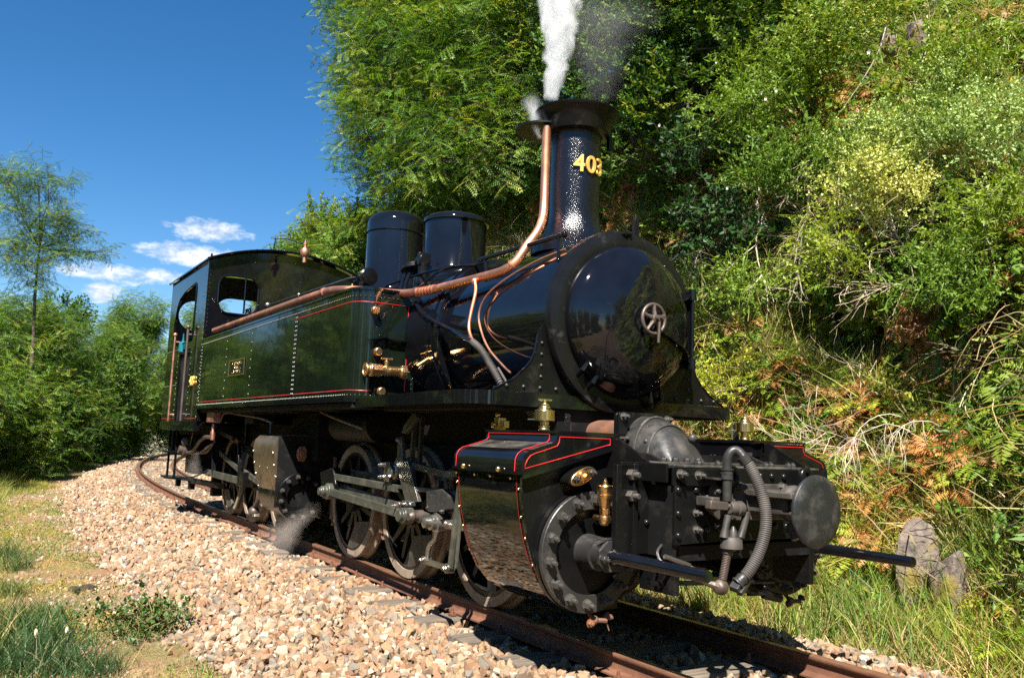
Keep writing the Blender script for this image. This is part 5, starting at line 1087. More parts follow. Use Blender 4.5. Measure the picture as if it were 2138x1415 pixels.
def bspray(n=9, mat=0, L_=.07, W_=.042):
    b = LB(); p = V(0, 0, 0); d = V(1, 0, .1); pts = [p]
    for k in range(n):
        d = unit(d+rv(.2)); p = p+d*.055; pts.append(p)
        for j in range(3):
            ld = unit(d*.4+V(0, (-1)**(k+j), 0)*.8+rv(.45)); b.leaf(p, ld, unit(ld.cross(V(R.gauss(0, .3), R.gauss(0, .3), 1))), L_*R.uniform(.7, 1.2), W_*R.uniform(.7, 1.2), mat, R.uniform(-.1, .1))
    b.stem(pts, .004, 1); return b
def tuft(n=34, h=.42, mat=0, w_=.006, spread=.10, lean=.5, mix=0):
    b = LB()
    for k in range(n):
        a = R.uniform(0, 2*PI); p = V(R.gauss(0, spread), R.gauss(0, spread), 0); d = unit(V(math.cos(a)*lean*R.random(), math.sin(a)*lean*R.random(), 1)); hh = h*R.uniform(.45, 1.15); side = unit(d.cross(V(math.sin(a*3), math.cos(a*3), .2))); q = p; ww = w_*R.uniform(.7, 1.4); m = mat if R.random() > mix else 1; tt = R.uniform(-.15, .15); bend = R.uniform(.1, .55)
        P = [(q-side*ww, q+side*ww)]
        for i in range(3): d = unit(d+V(math.cos(a), math.sin(a), -.3)*bend*.5*(i*.6+.3)); q = q+d*hh/3; f_ = (.85, .6, .05)[i]; P.append((q-side*ww*f_, q+side*ww*f_))
        for (a1, a2), (b1, b2) in zip(P, P[1:]): b.face([a1, a2, b2, b1], m, tt)
    return b
T_fern = [fern(.55, 7).obj('tf', ['leaf_fern', 'leaf_brown']), fern(.48, 6, brown=.25).obj('tf', ['leaf_fern', 'leaf_brown']), fern(.7, 8, droop=.8).obj('tf', ['leaf_fern', 'leaf_brown'])]
T_bfern = [fern(.45, 6, mat=1, droop=1.4).obj('tf', ['leaf_fern', 'leaf_brown'])]
T_bram = [clump(80, .28, .05, .032).obj('tc', ['leaf_bright', 'leaf_bright']), clump(74, .26, .042, .027).obj('tc', ['leaf_bright', 'leaf_dark']), clump(60, .3, .06, .042).obj('tc', ['leaf_locust', 'bark'])]
T_pale = [clump(170, .20, .026, .022, stems=10).obj('tc', ['leaf_pale', 'grass_green']), clump(150, .17, .024, .020, stems=10).obj('tc', ['leaf_pale', 'leaf_bright'])]
T_loc = [spray().obj('ts', ['leaf_locust', 'bark']), spray(7, .22, .038, 8).obj('ts', ['leaf_locust', 'bark']), spray(5, .18, .033, 6).obj('ts', ['leaf_locust', 'bark'])]
T_brd = [bspray().obj('ts', ['leaf_locust', 'bark']), bspray(8, 0, .085, .05).obj('ts', ['leaf_dark', 'bark']), bspray(9).obj('ts', ['leaf_bright', 'bark'])]
T_brd_d = [bspray(9).obj('ts', ['leaf_dark', 'bark']), bspray(8, 0, .08, .05).obj('ts', ['leaf_locust', 'bark'])]
T_gr = [tuft(mix=.25).obj('tg', ['grass_green', 'grass_dry']), tuft(30, .6, lean=.35, mix=.2).obj('tg', ['grass_green', 'grass_dry']), tuft(36, .3, lean=.9, mix=.6).obj('tg', ['grass_green', 'grass_dry'])]
T_dry = [tuft(30, .34, mix=.9, lean=1.1, w_=.0045).obj('tg', ['grass_green', 'grass_dry']), tuft(26, .22, mix=.8, lean=1.3).obj('tg', ['grass_green', 'grass_dry'])]
T_blue = [tuft(60, .42, w_=.004, spread=.07, lean=.7, mix=.08).obj('tg', ['grass_blue_shaded', 'grass_dry'])]
def tangle():
    b = LB()
    for k in range(14):
        p = V(R.gauss(0, .08), R.gauss(0, .08), 0); d = unit(V(R.uniform(-1, 1), R.uniform(-1, 1), R.uniform(.2, 1))); pts = [p]
        for i in range(8): d = unit(d+rv(.15)+V(0, 0, -.16)); pts.append(pts[-1]+d*R.uniform(.05, .10))
        b.stem(pts, .0022, 0, R.random())
    return b
T_tan = [tangle().obj('tt', ['grass_dry']), tangle().obj('tt', ['grass_dry'])]

# stones
def stone_mesh(seed):
    r = random.Random(seed); bm = bmesh.new()
    sx, sy, sz = r.uniform(.8, 1.25), r.uniform(.65, 1.0), r.uniform(.5, .85)
    for i in range(13):
        v = V(r.gauss(0, 1), r.gauss(0, 1), r.gauss(0, 1)).normalized(); q = r.uniform(.82, 1.05); bm.verts.new((v.x*sx*q, v.y*sy*q, v.z*sz*q))
    bmesh.ops.convex_hull(bm, input=bm.verts)
    bmesh.ops.delete(bm, geom=[v for v in bm.verts if not v.link_faces], context='VERTS')
    me = bpy.data.meshes.new('stone'); bm.to_mesh(me); bm.free(); me.materials.append(MATS['ballast_stone']); return me
SM = [stone_mesh(100+i) for i in range(9)]; T_st = [bpy.data.objects.new('ts', m) for m in SM]
def on_sleeper(x, d):
    k = (8.0-x)/.64; fr = np.abs(k-np.round(k))*.64; return (fr < .135) & (np.abs(d) < .98)
n = 78000
x = np.concatenate([7.5-rng.random(n)**1.25*42, 6-rng.random(9000)*12]); d = np.concatenate([rng.uniform(-2.75, 2.3, n), rng.uniform(-2.7, -.6, 9000)])
dist = np.hypot(x-CAM[0], d-CAM[1]); far = np.clip((dist-8)/22, 0, 1)
keep = rng.random(len(x)) < (1-.55*far); edge = np.where(d < 0, np.clip((d+2.48+.25*(fbm(x*.8, d*0, 3, 77)-.5))/.30, 0, 1)**1.5, np.clip((2.35-d)/.25, 0, 1)); keep &= rng.random(len(x)) < edge**1.0
gapn = fbm(x*.9, d*1.3, 3, 8); keep &= ~((d < -2.25) & (gapn > .60))
keep &= ~(on_sleeper(x, d) & (rng.random(len(x)) < .93)); keep &= ~((np.abs(np.abs(d)-.53) < .075))
x, d, dist, far = x[keep], d[keep], dist[keep], far[keep]
sc_ = (rng.lognormal(math.log(.0295), .34, len(x)).clip(.012, .058))*(1+.35*far); z = np.maximum(zb(d, x), np.where(d < -1.9, zl(d, x), -9))+sc_*.35+rng.uniform(-.004, .012, len(x)); inner = np.abs(d) < .47; z = np.where(inner, z-.01, z); z = np.minimum(z, np.where(np.abs(d) < .75, -.135, 9))
P = np.stack([x, yc(x)+d, z], -1); ro = rng.uniform(0, 2*PI, (len(x), 3)); ix = rng.integers(0, len(SM), len(x))
Pc = P-np.array(CAM); depth = Pc @ np.array(fw); pu = W0/2+FPX*(Pc @ np.array(r2))/depth; pv = H0/2-FPX*(Pc @ np.array(u2))/depth
inview = (depth > .3) & (pu > 0) & (pu < W0) & (pv > 0) & (pv < H0) & ~((np.abs(d) < 1.0) & (x < 3.6))
size = np.where(inview, sc_/np.maximum(depth, .3), 0)
near = np.argsort(-size)[:300]; rest = np.ones(len(x), bool); rest[near] = False
for j in near:
    o = bpy.data.objects.new('stone', SM[ix[j]]); COL.objects.link(o); o.parent = bed; o.location = P[j]; o.rotation_euler = ro[j]; o.scale = (sc_[j],)*3
st = scatter('stones', P[rest], ro[rest], sc_[rest], ix[rest], T_st, kind='stuff'); st.parent = bed
# loose stones on the worn verge
n = 13000; x = 4.5-rng.random(n)**1.1*26; d = -2.05-rng.gamma(1.8, .40, n); m = fbm(x*.7, d*.9, 3, 15); k = (m > .38) & (d > -5.2); x, d = x[k], d[k]
P = np.stack([x, yc(x)+d, zl(d, x)+.008], -1); scatter('gravel', P, rng.uniform(0, 6.28, (len(x), 3)), rng.lognormal(math.log(.014), .45, len(x)).clip(.005, .045), rng.integers(0, len(SM), len(x)), T_st, kind='stuff')

# ------------------------------------------------------------------ hillside cover
def hill_frame(x, s):
    e = .12; p = hill(x, s); a = hill(x+e, s)-p; b = hill(x, s+e)-p; nn = np.cross(b, a); nn = np.where((nn[:, 2:3] < 0) & (nn[:, 1:2] > 0), -nn, nn); nn /= np.linalg.norm(nn, axis=1)[:, None]+1e-9
    f = nn[:, 1] > 0; nn[f] *= -1; return p, nn
def align(nn, mix, spin):
    """euler (xyz) turning +Z toward a blend of the slope normal and up, plus a random turn"""
    t = nn*mix+np.array([0, 0, 1.0])*(1-mix); t /= np.linalg.norm(t, axis=1)[:, None]; out = np.zeros_like(t)
    for i in range(len(t)):
        q = Vector(t[i]).to_track_quat('Z', 'Y').to_matrix() @ Matrix.Rotation(spin[i], 3, 'Z'); out[i] = q.to_euler()[:]
    return out
def cover(name, n, sr, templates, sc0, sc1, mask, mix=.5, xr_=(-15, 6.2), lift=0, group=None, seed=1):
    g_ = np.random.default_rng(seed); x = g_.uniform(xr_[0], xr_[1], n); s = sr[0]+(sr[1]-sr[0])*g_.random(n); k = mask(x, s, g_.random(n)) & (g_.random(n) > hollow_at(x, s)*.93); x, s = x[k], s[k]; p, nn = hill_frame(x, s); p = p+nn*lift
    return scatter(name, p, align(nn, mix, g_.uniform(0, 6.28, len(x))), g_.uniform(sc0, sc1, len(x)), g_.integers(0, len(templates), len(x)), templates, kind='stuff')
fm = lambda x, s, sd, f=.6: fbm(x*f+sd*7.7, s*f+sd*3.1, 3, sd)
def dens(sd, lo, hi, f=.6): return lambda x, s, r: r < np.clip((fm(x, s, sd, f)-lo)/(hi-lo), 0, 1)
def rightside(x, s, r): return r < np.clip((x+2.5)/4.5, .15, 1)*np.clip((fm(x, s, 31)-.36)/.16, 0, 1)
cover('fern_cover', 8200, (.3, 9), T_fern, .38, .85, lambda x, s, r: r < np.clip((fm(x, s, 31)-.38)/.14, 0, 1), .65, lift=.02, seed=1)
cover('dead_bracken', 3200, (.4, 8), T_bfern, .45, 1.0, dens(44, .43, .53, 1.1), .7, lift=.14, seed=2)
cover('bramble_cover', 10500, (.5, 11), T_bram, .6, 1.15, dens(52, .36, .50, .9), .75, lift=.06, seed=3)
cover('pale_blossom_cover', 800, (1.6, 9), T_pale, .7, 1.4, lambda x, s, r: (x > -1.5) & (s > 3.0) & (r < np.clip((fm(x, s, 63, .8)-.52)/.05, 0, 1)), .7, xr_=(-3, 6.2), lift=.22, seed=4)
cover('bank_grass', 9000, (-.0, 1.9), T_gr+T_dry, .6, 1.2, lambda x, s, r: r < np.clip(.9-s*.25, 0.1, 1), .25, lift=0, seed=5)
cover('bank_grass_tufts', 5200, (1.0, 10), T_gr, .6, 1.1, dens(71, .42, .54), .75, lift=0, seed=6)
cover('dry_grass', 2600, (.0, 1.6), T_dry, .7, 1.4, lambda x, s, r: r < .8, .3, seed=7)
def twigs():
    b = LB()
    def grow(p, d, l_, r, lev):
        pts = [p]
        for i in range(7): d = unit(d+rv(.13)); pts.append(pts[-1]+d*l_/7)
        b.stem(pts, r, 0, R.random())
        if lev < 2:
            for k in range(6 if lev == 0 else 2): grow(pts[R.randrange(1, 7)], unit(d+rv(.55)), l_*R.uniform(.3, .6), r*.6, lev+1)
    for k in range(2): grow(V(0, 0, 0), unit(V(R.gauss(0, .7), R.gauss(0, .7), R.uniform(.2, 1))), R.uniform(.45, .8), .0042, 0)
    return b
T_twig = [twigs().obj('tt', ['dead_wood']) for _ in range(3)]
cover('bare_twigs', 300, (1.2, 9), T_twig, .7, 1.4, dens(103, .44, .54, .8), .9, lift=.18, seed=14)
T_big = [clump(26, .30, .11, .065, stems=5).obj('tc', ['leaf_bright', 'bark']), clump(22, .34, .14, .05, stems=4).obj('tc', ['leaf_locust', 'bark']), clump(40, .3, .075, .02, stems=5).obj('tc', ['leaf_bright', 'dead_wood'])]
T_long = [tuft(46, .75, w_=.006, lean=1.3, mix=.25).obj('tg', ['grass_green', 'grass_dry']), tuft(40, .6, w_=.005, lean=1.6, mix=.7).obj('tg', ['grass_green', 'grass_dry'])]
cover('broad_leaf_cover', 2300, (.4, 10), T_big, .6, 1.2, dens(91, .47, .55, .8), .8, lift=.12, seed=12)
cover('hanging_grass', 2400, (.5, 8), T_long, .6, 1.2, lambda x, s, r: r < np.clip((fm(x, s, 97, .7)-.44)/.1, 0, 1)*np.clip((x+3)/4, .2, 1), .8, lift=.05, seed=13)
cover('dead_stems', 3000, (.6, 9), T_tan, .7, 1.9, dens(83, .50, .58, .9), .9, lift=.12, seed=8)
cover('far_hill_cover', 9000, (.3, 14), T_bram+T_fern, 1.2, 2.2, lambda x, s, r: r < .9, .75, xr_=(-46, -14.5), lift=.05, seed=9)
cover('far_hill_cover', 5200, (.3, 14), T_bram+T_fern, 1.6, 2.8, lambda x, s, r: r < .9, .75, xr_=(6.2, 42), lift=.05, seed=10)
# verge right of the track
n = 5200; x = rng.uniform(-9, 6.5, n); d = rng.uniform(2.0, 2.75, n); k = rng.random(n) < np.clip((d-1.95)/.4, 0, 1)*np.where(x > -4, 1, .6); x, d = x[k], d[k]
P = np.stack([x, yc(x)+d, np.maximum(zl(d, x), zb(d, x)-.05)], -1); scatter('track_side_grass', P, np.stack([rng.normal(0, .15, len(x)), rng.normal(0, .15, len(x)), rng.uniform(0, 6.28, len(x))], -1), rng.uniform(.35, 1.0, len(x)), rng.integers(0, 5, len(x)), T_gr+T_dry, kind='stuff')
# verge left of the track
n = 30000; x = 5.5-rng.random(n)**1.1*50; d = -2.2-rng.gamma(2.2, .75, n); m = fbm(x*.55, d*.75, 3, 27); nearx = np.clip((x+16)/9, 0, 1); den = np.clip((m-.50)/.12, 0, 1)*np.clip((-d-2.3)/1.0, 0, 1)*(1-.55*nearx); den = np.where(x > -11, np.clip((m-.47)/.08, 0, 1)*np.clip((-d-2.95)/.4, 0, 1)*.75, den); den = np.maximum(den, np.clip((-d-3.25)/.9, 0, 1)*.9)
k = rng.random(n) < den; x, d = x[k], d[k]; P = np.stack([x, yc(x)+d, zl(d, x)], -1); nr = np.clip((x+14)/10, 0, 1)
scl = rng.uniform(.22, .50, len(x))*(1+np.clip((-x-8)/14, 0, 1)*1.1)*np.where(d > -3.5, .42, 1.0)
scatter('verge_grass', P, np.stack([rng.normal(0, .2, len(x)), rng.normal(0, .2, len(x)), rng.uniform(0, 6.28, len(x))], -1), scl, rng.integers(0, 5, len(x)), T_gr+T_dry, kind='stuff')
n = 5200; x = 3.5-rng.random(n)*16; d = -2.25-rng.gamma(1.8, .5, n); k = fbm(x*.9, d*.9, 3, 33) > .46; x, d = x[k], d[k]
P = np.stack([x, yc(x)+d, zl(d, x)-.01], -1); scatter('straw', P, np.stack([rng.normal(0, .3, len(x)), rng.normal(0, .3, len(x)), rng.uniform(0, 6.28, len(x))], -1), rng.uniform(.12, .28, len(x)), rng.integers(0, 4, len(x)), T_dry+T_tan, kind='stuff')
n = 11000; x = 3.5-rng.random(n)*17; d = -2.3-rng.random(n)*2.2; m = fbm(x*1.3, d*1.3, 3, 29); k = m > .47; x, d = x[k], d[k]
T_small = [clump(26, .10, .022, .014, stems=4).obj('tc', ['leaf_bright', 'grass_dry']), clump(22, .08, .026, .018, stems=4).obj('tc', ['leaf_locust', 'grass_dry'])]
P = np.stack([x, yc(x)+d, zl(d, x)], -1); scatter('low_weeds', P, np.stack([rng.normal(0, .2, len(x)), rng.normal(0, .2, len(x)), rng.uniform(0, 6.28, len(x))], -1), rng.uniform(.4, 1.1, len(x)), rng.integers(0, 2, len(x)), T_small, kind='stuff')
# ------------------------------------------------------------------ single plants near the viewer
def gpos(px, py, z=-.45):
    p = U(px, py, 'z', z); d = p.y-float(yc(p.x)); return V(p.x, p.y, float(zl(d, p.x)))
def merge(name, tlist, mats, label=None, cat=None, group=None, kind=None):
    """one plant as one real mesh from a few leaf groups: (builder, location, euler, scale)"""
    b = LB()
    for src, loc, eu, sc in tlist:
        M = Matrix.Translation(loc) @ Euler(eu).to_matrix().to_4x4() @ Matrix.Scale(sc, 4)
        o = len(b.v); b.v += [tuple(M @ Vector(v)) for v in src.v]; b.f += [tuple(i+o for i in f) for f in src.f]; b.m += src.m; b.t += [t+R.uniform(-.2, .2)*0 for t in src.t]
    ob = b.obj(name, mats); COL.objects.link(ob)
    if label: tag(ob, label, cat, group)
    return ob
spots = [(8, 1160, 1.0, 'upper blue-green grass tuft cut by the left edge'), (20, 1235, .8, 'low tuft of blue-green grass below the upper tuft'), (25, 1300, 1.1, 'grass tuft left of the corner tuft'), (110, 1355, 1.1, 'wide grass tuft right of the corner tuft'), (200, 1405, .8, 'last small grass tuft before the leafy weed'), (5, 1370, 1.2, 'tall grass tuft cut by the left edge near the bottom'), (35, 1185, .95, 'blue-green grass tuft at the left edge beside the rough gravel'), (70, 1330, 1.25, 'largest blue-green grass tuft, in the bottom left corner'), (95, 1290, .8, 'small blue-green grass tuft above the corner tuft'), (40, 1395, 1.3, 'dark grass tuft at the bottom left frame edge'), (150, 1395, .9, 'grass tuft between the corner tufts and the leafy weed')]
for px, py, sc, lb in spots:
    p = gpos(px, py); b = [(tuft(260, .30, w_=.003, spread=.13, lean=.9, mix=.05), V(0, 0, -.01), (0, 0, R.uniform(0, 6)), sc)]; o = merge('grass_tuft', b, ['grass_blue_shaded', 'grass_dry'], lb, 'grass', 'grass tufts on the left verge'); o.location = p
p = gpos(300, 1325); L2 = []
for i in range(40): L2.append((clump(34, .17, .045, .034, stems=4), V(R.gauss(0, .19), R.gauss(0, .16), R.uniform(.02, .20)), (R.gauss(0, .2), R.gauss(0, .2), R.uniform(0, 6)), R.uniform(.7, 1.1)))
o = merge('leafy_weed', L2, ['leaf_dark', 'grass_dry'], 'dark green leafy weed with toothed leaves on the verge in front of the ballast', 'weed'); o.location = p
p = gpos(20, 985); L2 = [(clump(50, .35, .07, .045, stems=6), V(R.gauss(0, .35), R.gauss(0, .3), R.uniform(0, .55)), (0, 0, R.uniform(0, 6)), 1.3) for i in range(26)]
o = merge('verge_bush', L2, ['leaf_bright', 'bark'], 'low bright green bush at the left edge under the trees', 'bush'); o.location = p
for px, py, h_, lb in ((75, 1330, .32, 'dry pale seed stalk leaning in the bottom left corner'), (140, 1310, .26, 'dry grass ear with a pale bent head in front of the leafy weed')):
    pp = gpos(px, py+70); mb = MB(); pts = crom([V(0, 0, 0), V(.02, -.01, h_*.5), V(.05, -.02, h_*.85), V(.09, -.03, h_*.98)], 4); mb.tube(pts, .002, 5); mb.ball(pts[-1]+V(0, 0, .0), .012, 6, (1, 1, 2.2)); mb.ball(pts[-4], .008, 6, (1, 1, 2)); o = mb.build('seed_stalk', 'dead_wood'); tag(o, lb, 'grass'); o.location = pp
pe = gpos(180, 1232); mb = MB()
for i in range(9): mb.ball((R.gauss(0, .07), R.gauss(0, .05), R.uniform(0, .03)), R.uniform(.03, .06), 8, (1.2, 1, .6))
mb.build('t', 'hill_soil') if False else None
o = mb.build('earth_clod', 'hill_soil'); tag(o, 'dark clod of earth in the dry grass of the left verge', 'earth'); o.location = pe
# rocks at the foot of the hill
def rock(name, c, r, sc, seed, label):
    bm = bmesh.new(); bmesh.ops.create_icosphere(bm, subdivisions=4, radius=1); rr = random.Random(seed); offs = rr.uniform(0, 90)
    pl = [(V(rr.gauss(0, 1), rr.gauss(0, 1), rr.gauss(0, .6)).normalized(), rr.uniform(.55, .85)) for _ in range(14)]
    for v in bm.verts:
        p = v.co.normalized(); q = 1.0
        for n_, h in pl:
            dd = p.dot(n_)
            if dd > 0: q = min(q, h/dd)
        nz_ = float(fbm(p.x*3+offs, p.y*3+p.z*5, 4, seed))-.5; v.co = V(p.x*sc[0], p.y*sc[1], p.z*sc[2])*(q+nz_*.16)*r
    me = bpy.data.meshes.new(name); bm.to_mesh(me); bm.free(); me.materials.append(MATS['rock']); o = bpy.data.objects.new(name, me); COL.objects.link(o); o.location = c; tag(o, label, 'rock'); return o
rock('rock_outcrop', (2.60, 2.72, .22), .47, (.36, .42, 1.05), 3, 'upright reddish rock slab with yellow moss at the bank foot behind the far piston rod')
rock('rock_outcrop', (2.88, 2.70, .18), .45, (.42, .4, .95), 8, 'leaning rock slab right of the mossy slab at the foot of the bank')
rock('rock_outcrop', tuple(U(1915, 80, 'y', 4.25)),   .30, (.5, .4, .8), 12, 'pale rock showing between the shrubs high on the bank at upper right')
rock('rock_outcrop', tuple(U(1855, 90, 'y', 4.35)), .22, (.5, .4, .9), 14, 'narrow pale rock beside the higher rock at upper right')
rock('rock_outcrop', tuple(U(1235, 885, 'y', 2.95)), .30, (.9, .4, .6), 16, 'small pale rock seen between the smokebox and the front deck')
# ------------------------------------------------------------------ dead branches on the bank
def dead_branch(p0, dirv, L_, nb, label, sag=-.25, r0=.012):
    mb = MB(); rr = random.Random(int(L_*1000)+nb)
    def grow(p, d, l_, r, lev):
        pts = [p]; 
        for i in range(7): d = unit(d+V(rr.gauss(0, .13), rr.gauss(0, .10), rr.gauss(0, .13)+sag*.12)); pts.append(pts[-1]+d*l_/7)
        mb.tube(pts, [r*(1-.11*i) for i in range(8)], 5)
        if lev < 2:
            for k in range(nb if lev == 0 else 3):
                i = rr.randrange(2, 7); grow(pts[i], unit(d+V(rr.gauss(0, .6), rr.gauss(0, .3), rr.gauss(0, .6))), l_*rr.uniform(.3, .55), r*.55, lev+1)
    grow(Vector(p0), unit(Vector(dirv)), L_, r0, 0); o = mb.build('dead_branch', 'dead_wood'); tag(o, label, 'branch', 'bare branches hanging on the bank'); return o
dead_branch(U(1690, 395, 'y', 3.5), (.05, -.05, -1), 1.1, 9, 'forked pale dead branch hanging down the bank right of the chimney')
dead_branch(U(1580, 420, 'y', 3.35), (.25, -.05, -1), 1.25, 5, 'long thin pale branch hanging left of the forked dead branch')
dead_branch(U(1780, 250, 'y', 4.0), (-.7, -.2, -.5), 1.1, 9, 'dead branch slanting down to the left in the upper right thicket')
dead_branch(U(1580, 325, 'y', 3.7), (-.2, -.1, -1), .9, 6, 'bare branch in the shade above the smokebox')
dead_branch(U(1935, 30, 'y', 4.1), (.0, -.1, -1), 1.6, 0, 'single straight straw-coloured stem hanging at upper right', r0=.006)
dead_branch(U(1850, 55, 'y', 4.1), (-.45, -.1, -1), 1.6, 0, 'single straight stem slanting left at upper right', r0=.006)
dead_branch(U(1900, 900, 'y', 2.95), (-.5, -.5, .5), .7, 9, 'tangle of straw-coloured stems above the mossy rock', r0=.005, sag=-1.6)
dead_branch(U(1880, 870, 'y', 2.95), (-.3, -.6, .2), .75, 9, 'drooping straw-coloured stems left of the tangle above the rock', r0=.005, sag=-1.8)
dead_branch(U(1960, 890, 'y', 2.95), (-.2, -.6, .4), .6, 8, 'drooping straw-coloured stems right of the tangle above the rock', r0=.005, sag=-1.8)
# wild rose blossoms
for px, py, yy in ((1497, 130, 3.75), (1590, 195, 3.7), (1622, 190, 3.7), (1600, 207, 3.7), (1378, 262, 3.6), (1520, 393, 3.4), (1815, 110, 3.9)):
    b = LB(); 
    for i in range(5): a = 2*PI*i/5; dd = unit(V(math.cos(a), -.5, math.sin(a))); b.leaf(V(0, 0, 0), dd, unit(dd.cross(V(0, 1, 0))), .028, .03, 0, 0)
    o = b.obj('rose_blossom', ['leaf_blossom']); COL.objects.link(o); o.location = U(px, py, 'y', yy-.35); tag(o, 'small white wild rose blossom on the shrubs of the bank', 'flower', 'white blossoms on the bank shrubs')
# ------------------------------------------------------------------ trees
def tree(base, height, blobs, templates, nspray, label, cat='tree', name='locust_tree', r0=.12, sc=(.8, 1.3), group=None, seed=1, lean=(0, 0), fork=.45, hollow=.55):
    """blobs: (dx, dy, dz, rx, ry, rz) foliage masses; every mass hangs on a limb of its own"""
    t = thing(name, base, label, cat, group); rr = random.Random(seed); g_ = np.random.default_rng(seed); mb = MB()
    top = V(lean[0], lean[1], height*.85); tr = [V(0, 0, -.4), top*.25+V(rr.gauss(0, .05), rr.gauss(0, .05), 0), top*.5+V(rr.gauss(0, .1), rr.gauss(0, .1), 0), top*.75, top]; trc = crom(tr, 5)
    mb.tube(trc, [r0*(1-.85*i/(len(trc)-1)) for i in range(len(trc))], 9)
    P_ = []; Rr = []; S_ = []
    vol = [b[3]*b[4]*b[5] for b in blobs]; vs_ = sum(v**.75 for v in vol)
    for b, v in zip(blobs, vol):
        c = V(b[0], b[1], b[2]); k = min(range(len(trc)), key=lambda i: abs(trc[i].z-max(height*.15, c.z-(.35+.25*rr.random())*b[5]*2)))
        k = min(k, len(trc)-3); a = trc[k]; mid = a.lerp(c, .55)+V(rr.gauss(0, .12), rr.gauss(0, .12), -.1); lb_ = crom([a, mid, c, c+V(rr.gauss(0, .3)*b[3], rr.gauss(0, .3)*b[4], b[5]*.4)], 4); rl = r0*.42*(1-k/len(trc))+.012
        mb.tube(lb_, [rl*(1-.8*i/(len(lb_)-1)) for i in range(len(lb_))], 6)
        for q in range(4):
            i = rr.randrange(5, len(lb_)-1); e = c+V(rr.gauss(0, .5)*b[3], rr.gauss(0, .5)*b[4], rr.gauss(0, .5)*b[5]); mb.tube(crom([lb_[i], lb_[i].lerp(e, .5)+V(0, 0, -.05), e], 3), [rl*.35*(1-.1*j) for j in range(7)], 5)
        m = int(nspray*v**.75/vs_); u = g_.normal(0, 1, (m, 3)); u /= np.linalg.norm(u, axis=1)[:, None]; rad = hollow+(1-hollow)*g_.random(m)**.6; rad *= 1+.28*(fbm(u[:, 0]*2.5+b[0]*3, u[:, 1]*2.5+u[:, 2]*2.2+b[2], 3, seed)-.5)*2; p = u*rad[:, None]*np.array(b[3:6])+np.array(b[:3])
        P_.append(p); yw = np.arctan2(u[:, 1], u[:, 0])+g_.normal(0, .6, m); Rr.append(np.stack([g_.normal(0, .35, m), -u[:, 2]*.5+g_.normal(.1, .35, m), yw], -1)); S_.append(g_.uniform(sc[0], sc[1], m))
    tk = mb.build('trunk', 'bark', t)
    P_ = np.concatenate(P_); cr = scatter('crown', P_, np.concatenate(Rr), np.concatenate(S_), g_.integers(0, len(templates), len(P_)), templates, kind='stuff'); cr.parent = t; return t
def up_blobs(rr, n, R_, H0_, H1_, br=(.6, 1.1)):
    out = []
    for i in range(n):
        a = rr.uniform(0, 2*PI); z = H0_+(H1_-H0_)*((i+.5)/n); rad = R_*math.sin(PI*min(.93, max(.1, (z-H0_)/(H1_-H0_)*.85+.12)))*rr.uniform(.35, .95); q = rr.uniform(*br); out.append((rad*math.cos(a), rad*math.sin(a), z, q, q, q*.7))
    return out
# the big locust tree leaning out of the bank behind the engine
def rel(px, py, y, base): p = U(px, py, 'y', y); return (p.x-base[0], p.y-base[1], p.z-base[2])
B = (-8.0, 5.4, 5.0)
bl = []
for px, py, y, r_ in ((760, 60, 3.6, 1.1), (720, 150, 3.6, .85), (830, 130, 3.8, 1.3), (700, 30, 3.7, .9), (900, 40, 3.9, 1.4), (980, 130, 3.9, 1.3), (740, 240, 3.6, .95), (850, 250, 3.8, 1.3), (960, 260, 3.8, 1.2), (1060, 60, 4.0, 1.3), (1080, 190, 4.0, 1.1), (790, 340, 3.8, 1.0), (900, 360, 3.8, 1.1), (1010, 330, 3.7, .95), (800, 430, 3.9, .85), (860, -80, 4.2, 1.5), (1010, -80, 4.2, 1.5), (730, -60, 3.8, 1.1), (690, 170, 3.5, .5), (690, 235, 3.5, .45), (1085, 300, 3.7, .8)):
    q = rel(px+np.interp(px, [690, 1000], [74, 0]), py, y, B); bl.append((*q, r_, r_, r_*.72))
tree(B, 8.5, bl, T_loc, 5600, 'tall locust tree with feathery leaves leaning out of the bank behind the domes', seed=3, r0=.2, sc=(1.0, 1.6), hollow=.45)
B = (-1.2, 5.6, 5.4); bl = []
for px, py, y, r_ in ((1180, 40, 4.3, 1.1), (1270, 100, 4.3, 1.0), (1380, 40, 4.4, 1.2), (1480, 60, 4.4, 1.1), (1330, 170, 4.1, .7), (1230, 200, 4.1, .8), (1560, -20, 4.5, 1.1), (1440, -80, 4.6, 1.3), (1300, -80, 4.6, 1.3), (1200, -90, 4.6, 1.2), (1600, 90, 4.3, .7), (1340, 300, 3.9, .55), (1450, 210, 4.0, .7)):
    q = rel(px, py, y, B); bl.append((*q, r_, r_, r_*.75))
tree(B, 6.0, bl, T_brd_d, 4300, 'dark leafy tree rooted on the bank above the chimney, shading the slope', name='broadleaf_tree', seed=5, r0=.14, sc=(.8, 1.25))
